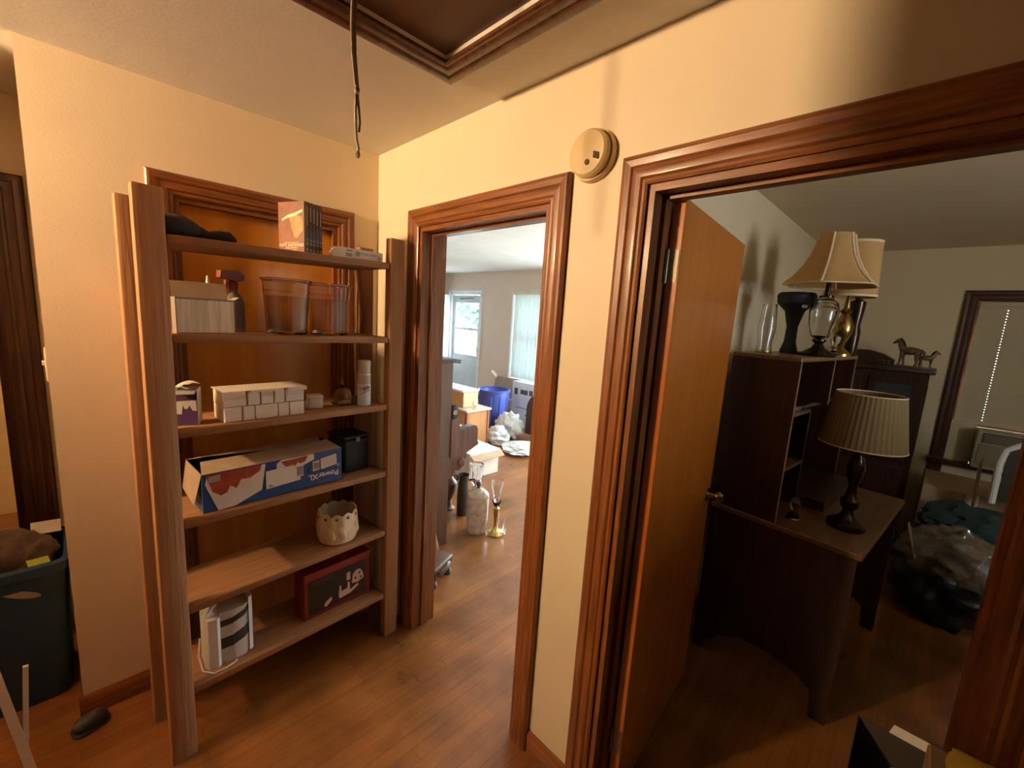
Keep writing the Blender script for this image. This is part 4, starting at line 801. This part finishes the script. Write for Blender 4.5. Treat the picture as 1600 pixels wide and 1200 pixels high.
obj('shade', MB().lathe(sp_+[(r_-.002, z) for r_, z in sp_[::-1]]+[sp_[0]], 60, cap=False, fn=bell), shade_m, la)
for k_ in range(6):
    a = k_*PI/3; obj('shade_rib', MB().tube([(bell(r_, z, a)*1.006*math.cos(a), bell(r_, z, a)*1.006*math.sin(a), z) for r_, z in sp_], .006 if k_ != 5 else .01, 6), mat('shade_piping', (.78, .60, .36), .8), la)
obj('shade_trim', MB().tube([(bell(.188, 0, a)*math.cos(a), bell(.188, 0, a)*math.sin(a), .345) for a in [2*PI*i/60 for i in range(60)]], .004, 6, closed=True), MATS['shade_piping'], la)
# lamp B: drum shade with brass body, behind
lb_ = thing('brass_urn_lamp', 'brass urn lamp with plain cream drum shade behind the bell lamp', 'lamp', on_desk(.735, -.25, HT))
lathe_lamp(lb_, [(0, 0), (.055, 0), (.055, .012), (.035, .03), (.016, .05), (.02, .07), (.042, .12), (.048, .16), (.03, .2), (.018, .225), (.03, .24), (.016, .255), (.008, .33)], brass)
s2_ = [(.118, .315), (.104, .60)]
obj('shade', MB().lathe(s2_+[(.102, .60), (.116, .315), (.118, .315)], 40, cap=False), shade_m, lb_)
obj('shade_trim', MB().lathe([(.1195, .315), (.1195, .327), (.118, .327)], 40, cap=False), MATS['shade_piping'], lb_)
obj('shade_trim', MB().lathe([(.1055, .588), (.1055, .60), (.104, .60)], 40, cap=False), MATS['shade_piping'], lb_)
# dark clutter on the hutch
ct = thing('black_vase', 'black flared vase standing behind the lamps against the wall', 'vase', on_desk(.46, -.09, HT))
lathe_lamp(ct, [(0, 0), (.04, 0), (.042, .01), (.028, .06), (.026, .14), (.045, .22), (.085, .26), (.09, .30), (.08, .315), (.05, .30), (.02, .22)], black, 'vase_body'); obj('label', MB().box(-.012, .012, -.09, -.085, .235, .25).xf(Matrix.Rotation(-.9, 4, 'Z')), card_w, ct)
ct2 = thing('dark_bottle', 'tall dark bottle standing right of the brass lamp', 'bottle', on_desk(.86, -.27, HT))
lathe_lamp(ct2, [(0, 0), (.03, 0), (.032, .01), (.034, .13), (.026, .17), (.034, .25), (.036, .30), (.02, .31)], bronze, 'bottle_body'); obj('stopper', MB().lathe([(.015, .305), (.018, .32), (.0, .33)], 14), black, ct2)
ct3 = thing('glass_hurricane', 'clear glass chimney leaning on the left wall beside the hutch', 'glass chimney', on_desk(.20, -.06, HT))
lathe_lamp(ct3, [(.032, 0), (.034, .01), (.03, .05), (.04, .12), (.034, .2), (.03, .24), (.028, .24), (.032, .2), (.038, .12), (.028, .05), (.032, 0)], glass, 'chimney'); obj('base_ring', MB().lathe([(.035, 0), (.037, .004), (.035, .012)], 20, cap=False), brass, ct3)
ct4 = thing('crystal_candle_holder', 'clear crystal holder with a metal band on the hutch edge', 'candle holder', on_desk(.56, -.265, HT))
lathe_lamp(ct4, [(0, 0), (.026, 0), (.028, .01), (.012, .03), (.012, .06), (.022, .075), (.022, .10), (.01, .11)], glass, 'holder'); obj('band', MB().lathe([(.013, .04), (.016, .045), (.013, .05)], 16, cap=False), brass, ct4)
# lamp C on the desk
lc = thing('pleated_shade_lamp', 'desk lamp with pleated grey-tan drum shade and dark base', 'lamp', (1.31, -1.985, DT))
lathe_lamp(lc, [(0, 0), (.072, 0), (.075, .012), (.07, .025), (.045, .04), (.026, .06), (.02, .085), (.034, .10), (.036, .13), (.022, .15), (.016, .2), (.028, .24), (.034, .29), (.022, .33), (.012, .35), (.01, .46)], bronze)
obj('pleated_shade', MB().lathe([(.158, .392), (.122, .625), (.120, .625), (.156, .392), (.158, .392)], 144, cap=False, fn=lambda r, z, a: r*(1+.010*math.cos(48*a))), shade_g, lc)
obj('shade_ring', MB().tube([(.122*math.cos(a), .122*math.sin(a), .625) for a in [2*PI*i/40 for i in range(40)]], .003, 6, closed=True), MATS['shade_piping'], lc)
obj('shade_ring', MB().tube([(.158*math.cos(a), .158*math.sin(a), .392) for a in [2*PI*i/40 for i in range(40)]], .003, 6, closed=True), MATS['shade_piping'], lc)
obj('spider', MB().bar((-.12, 0, .60), (.12, 0, .60), .004, .004).bar((0, -.12, .60), (0, .12, .60), .004, .004).tube([(0, 0, .45), (0, 0, .61)], .004, 8), brass, lc)
gs = thing('glass_bell_figurine', 'small clear glass figurine on the desk edge', 'figurine', (1.20, -1.80, DT))
lathe_lamp(gs, [(0, 0), (.028, 0), (.022, .02), (.010, .04), (.018, .06), (.022, .08), (.014, .10), (.005, .12), (0, .125)], glass, 'body'); obj('base_band', MB().lathe([(.029, 0), (.030, .004), (.026, .008)], 18, cap=False), brass, gs)

# china cabinet with figurines
cc = thing('china_cabinet', 'dark wooden china cabinet in the far bedroom corner', 'cabinet', (3.28, -2.155, 0))
obj('carcass', MB().box(.0, .45, 0, .70, .06, 1.44), darkb, cc); obj('cornice', MB().rbox(-.03, .47, -.03, .72, 1.44, 1.475, .008, 2), darkb, cc); obj('plinth', MB().rbox(-.01, .45, -.01, .70, 0, .06, .004, 1), darkb, cc)
gd = mat('dim_cabinet_glass', (.05, .055, .06), .08)
for y in (.04, .38):
    dr = obj('glass_door', MB().rbox(-.02, 0, y, y+.30, .75, 1.40, .004, 1), darkb, cc); obj('pane', MB().box(-.023, -.02, y+.04, y+.26, .80, 1.35), gd, dr); obj('knob', MB().lathe([(.008, 0), (.010, .012), (0, .016)], 10, (0, 0, 0)).xf(Matrix.Translation((-.02, y+.28, 1.05)) @ RY), brass, dr)
    obj('lower_door', MB().rbox(-.02, 0, y, y+.30, .10, .70, .004, 1), darkb, cc)
obj('side_pane', MB().box(.05, .40, -.003, 0, .80, 1.35), gd, cc)
ak = thing('mantel_clock', 'dark arched mantel clock with a patterned gold band', 'clock', (3.34, -1.84, 1.4755))
obj('clock_case', MB().prism([(-.10, 0), (-.10, .05), (-.03, .09), (.06, .115), (.20, .11), (.30, .06), (.34, 0)], 'x', 0, .1), darkb, ak)
obj('gold_band', MB().box(-.004, 0, -.08, .0, .012, .045), mat('gold_band_metal', (.85, .70, .40), .25, metal=1, col2=(.1, .07, .03), scale=90, lo=.45, hi=.55), ak)
def horse(t, s, ma):
    b = MB().blob((0, 0, .62), (.36, .16, .17), .08, 1.5, 3, 2)
    b.tube([(.24, 0, .66), (.36, 0, .86), (.44, 0, 1.04)], [.15, .11, .08], 10).tube([(.40, 0, 1.06), (.50, 0, 1.02), (.64, 0, .90)], [.085, .075, .045], 10)
    b.tube([(.42, .05, 1.08), (.42, .06, 1.17)], [.03, .008], 6).tube([(.42, -.05, 1.08), (.42, -.06, 1.17)], [.03, .008], 6)
    for x, y, k in ((.24, .09, .05), (.24, -.09, -.03), (-.26, .09, -.04), (-.26, -.09, .05)): b.tube([(x, y, .58), (x+.02, y, .34), (x+k, y, .10), (x+k+.03, y, .0)], [.09, .05, .035, .05], 8)
    b.tube([(-.33, 0, .70), (-.44, 0, .60), (-.48, 0, .36)], [.04, .06, .02], 8)
    b.v = [(x*s, y*s, z*s) for x, y, z in b.v]; obj('body', b, ma, t)
    mn = MB().tube([(.40, 0, 1.12), (.30, 0, .98), (.20, 0, .80)], [.03, .05, .03], 8); mn.v = [(x*s, y*s, z*s) for x, y, z in mn.v]; obj('mane', mn, bronze, t)
    obj('stand', MB().rbox(-.4*s, .42*s, -.18*s, .18*s, -.012, 0, .003, 1), ma, t)
fig = mat('tan_figurine', (.20, .12, .055), .4, col2=(.12, .07, .03), scale=20)
h1 = thing('horse_figurine', 'taller brown horse figurine rearing its head on the china cabinet', 'figurine', (3.42, -2.02, 1.4875), 1.2, group='horse figurines on the cabinet'); horse(h1, .185, fig)
h2 = thing('horse_figurine', 'smaller brown horse figurine at the corner of the china cabinet', 'figurine', (3.42, -2.115, 1.4875), -1.35, group='horse figurines on the cabinet'); horse(h2, .115, fig)

# clutter beyond the desk
bx = thing('bedroom_carton', 'brown cardboard carton below the bedroom window', 'carton', (3.12, -2.74, 0), 0)
obj('carton_body', MB().rbox(0, .55, 0, .50, 0, .66, .004, 1), card, bx); obj('flap', MB().bar((.0, .25, .66), (-.16, .25, .74), .004, .46), card, bx); obj('tape', MB().box(-.001, 0, .22, .28, .1, .66), card_w, bx)
bs = thing('black_sack', 'black plastic sack slumped on the bedroom floor', 'sack', (2.62, -2.42, 0), 0)
obj('sack_body', MB().blob((0, 0, .18), (.38, .25, .22), .22, 2, 4, 4, flat=.004), bagblack, bs); obj('sack_neck', MB().blob((.1, .14, .40), (.09, .07, .08), .3, 3, 3, 4), bagblack, bs)
tl_ = tag(obj('teal_blanket', MB().blob((0, 0, 0), (.22, .24, .12), .3, 2, 4, 8), teal, loc=(2.92, -2.52, .60)), 'dark teal blanket bundled on the black sack', 'blanket')
tl_.location = (2.80, -2.47, .54)
cbg = thing('clear_bag', 'cloudy clear plastic bag lying on the black sack', 'bag', (2.42, -2.40, .42), 0)
obj('bag_body', MB().blob((0, 0, .02), (.16, .21, .15), .45, 2.8, 4, 9), bagclear, cbg); obj('paper_inside', MB().bar((-.12, .14, -.02), (-.08, .20, .17), .10, .004), mat('tan_paper', (.46, .36, .25), .8), cbg)
hf = thing('white_heater', 'white curved heater frame in front of the air conditioner', 'heater', (2.86, -2.66, .0), 0)
obj('frame', MB().tube([(0, .11, .70), (0, .115, .96), (0, .10, 1.05), (0, .05, 1.09), (0, -.10, 1.10), (0, -.25, 1.09), (0, -.27, .70)], .018, 10), white_pl, hf); obj('grille', MB().box(.0, .02, -.25, .09, .72, 1.06), acd, hf); obj('pedestal', MB().lathe([(.09, 0), (.09, .02), (.03, .04), (.025, .70)], 20, (0, -.17, 0)), white_pl, hf)
oc = thing('open_floor_carton', 'open dark carton with pale flaps just inside the bedroom', 'carton', (.50, -2.40, 0), 0)
obj('carton_body', MB().box(0, .35, 0, .004, 0, .27).box(0, .35, .236, .24, 0, .27).box(0, .004, .004, .236, 0, .27).box(.346, .35, .004, .236, 0, .27).box(.004, .346, .004, .236, 0, .004), mat('dark_carton', (.06, .045, .035), .8), oc)
obj('flap', MB().add([(.345, .0, .27), (.345, .15, .27), (.375, .14, .285), (.375, .0, .285), (.345, .0, .273), (.345, .15, .273), (.375, .14, .288), (.375, .0, .288)], [(3, 2, 1, 0), (4, 5, 6, 7), (0, 1, 5, 4), (1, 2, 6, 5), (2, 3, 7, 6), (3, 0, 4, 7)]), card_w, oc)
obj('flap', MB().add([(.0, .0, .27), (.35, .0, .27), (.34, -.03, .28), (.02, -.03, .28), (.0, .0, .273), (.35, .0, .273), (.34, -.03, .283), (.02, -.03, .283)], [(3, 2, 1, 0), (4, 5, 6, 7), (0, 1, 5, 4), (1, 2, 6, 5), (2, 3, 7, 6), (3, 0, 4, 7)]), card_w, oc)
wr = tag(obj('wire', MB().tube([(1.86, -2.20, .004), (1.93, -2.24, .012), (2.0, -2.25, .004), (2.08, -2.27, .004), (1.9, -2.29, .004)], .0035, 6), steel), 'short bent wire on the bedroom floor by the desk', 'wire')

# ------------------------------------------------------------------ hall, right edge of the frame
hb = thing('tall_carton', 'tall brown carton beside the bedroom doorway at the right edge', 'carton', (-.34, -2.66, 0), 0)
obj('carton_body', MB().rbox(0, .30, 0, .40, 0, .925, .004, 1), card, hb); obj('tape', MB().box(.12, .18, -.001, 0, .5, .925), card_w, hb)
yb = thing('yellow_bag', 'crumpled yellow plastic bag on top of the tall carton', 'bag', (-.19, -2.44, .926), 0)
obj('bag_body', MB().blob((0, 0, .02), (.14, .18, .035), .4, 3, 4, 5, flat=.0), yellow, yb); obj('bag_knot', MB().blob((.02, -.1, .05), (.03, .03, .03), .4, 3, 3, 2), yellow, yb)

# ------------------------------------------------------------------ bedroom, out of view to the right, and under the desk
ds = thing('added_shade_dresser', 'unseen tall dark dresser added to shade the lower bedroom', 'dresser', (.16, -3.55, 0), 0)  # added out of view to keep window light off the desk and lower door
obj('carcass', MB().box(0, 1.25, 0, .48, .05, 1.42), darkb, ds); obj('top', MB().rbox(-.015, 1.265, -.015, .495, 1.42, 1.45, .005, 1), darkb, ds); obj('plinth', MB().box(.02, 1.23, .02, .46, 0, .05), darkb, ds)
for k_ in range(4):
    dd_ = obj('drawer', MB().rbox(.03, 1.22, .48, .498, .08+k_*.33, .39+k_*.33, .004, 1), darkb, ds)
    for x in (.35, .9): obj('drawer_knob', MB().lathe([(.012, 0), (.016, .02), (0, .026)], 12).xf(Matrix.Translation((x, .498, .235+k_*.33)) @ Matrix.Rotation(-PI/2, 4, 'X')), brass, dd_)
ub = thing('storage_tub', 'pale plastic storage tub pushed under the desk', 'storage tub', (1.52, -1.84, 0), math.radians(-5))
obj('tub_body', loft([ring(.17, .13, .03, 0), ring(.19, .15, .03, .24), ring(.186, .146, .03, .24), ring(.166, .126, .03, .01)]), mat('lavender_plastic', (.62, .56, .58), .35), ub); obj('tub_lid', loft([ring(.198, .158, .03, .241), ring(.198, .158, .03, .262)]), MATS['lavender_plastic'], ub)
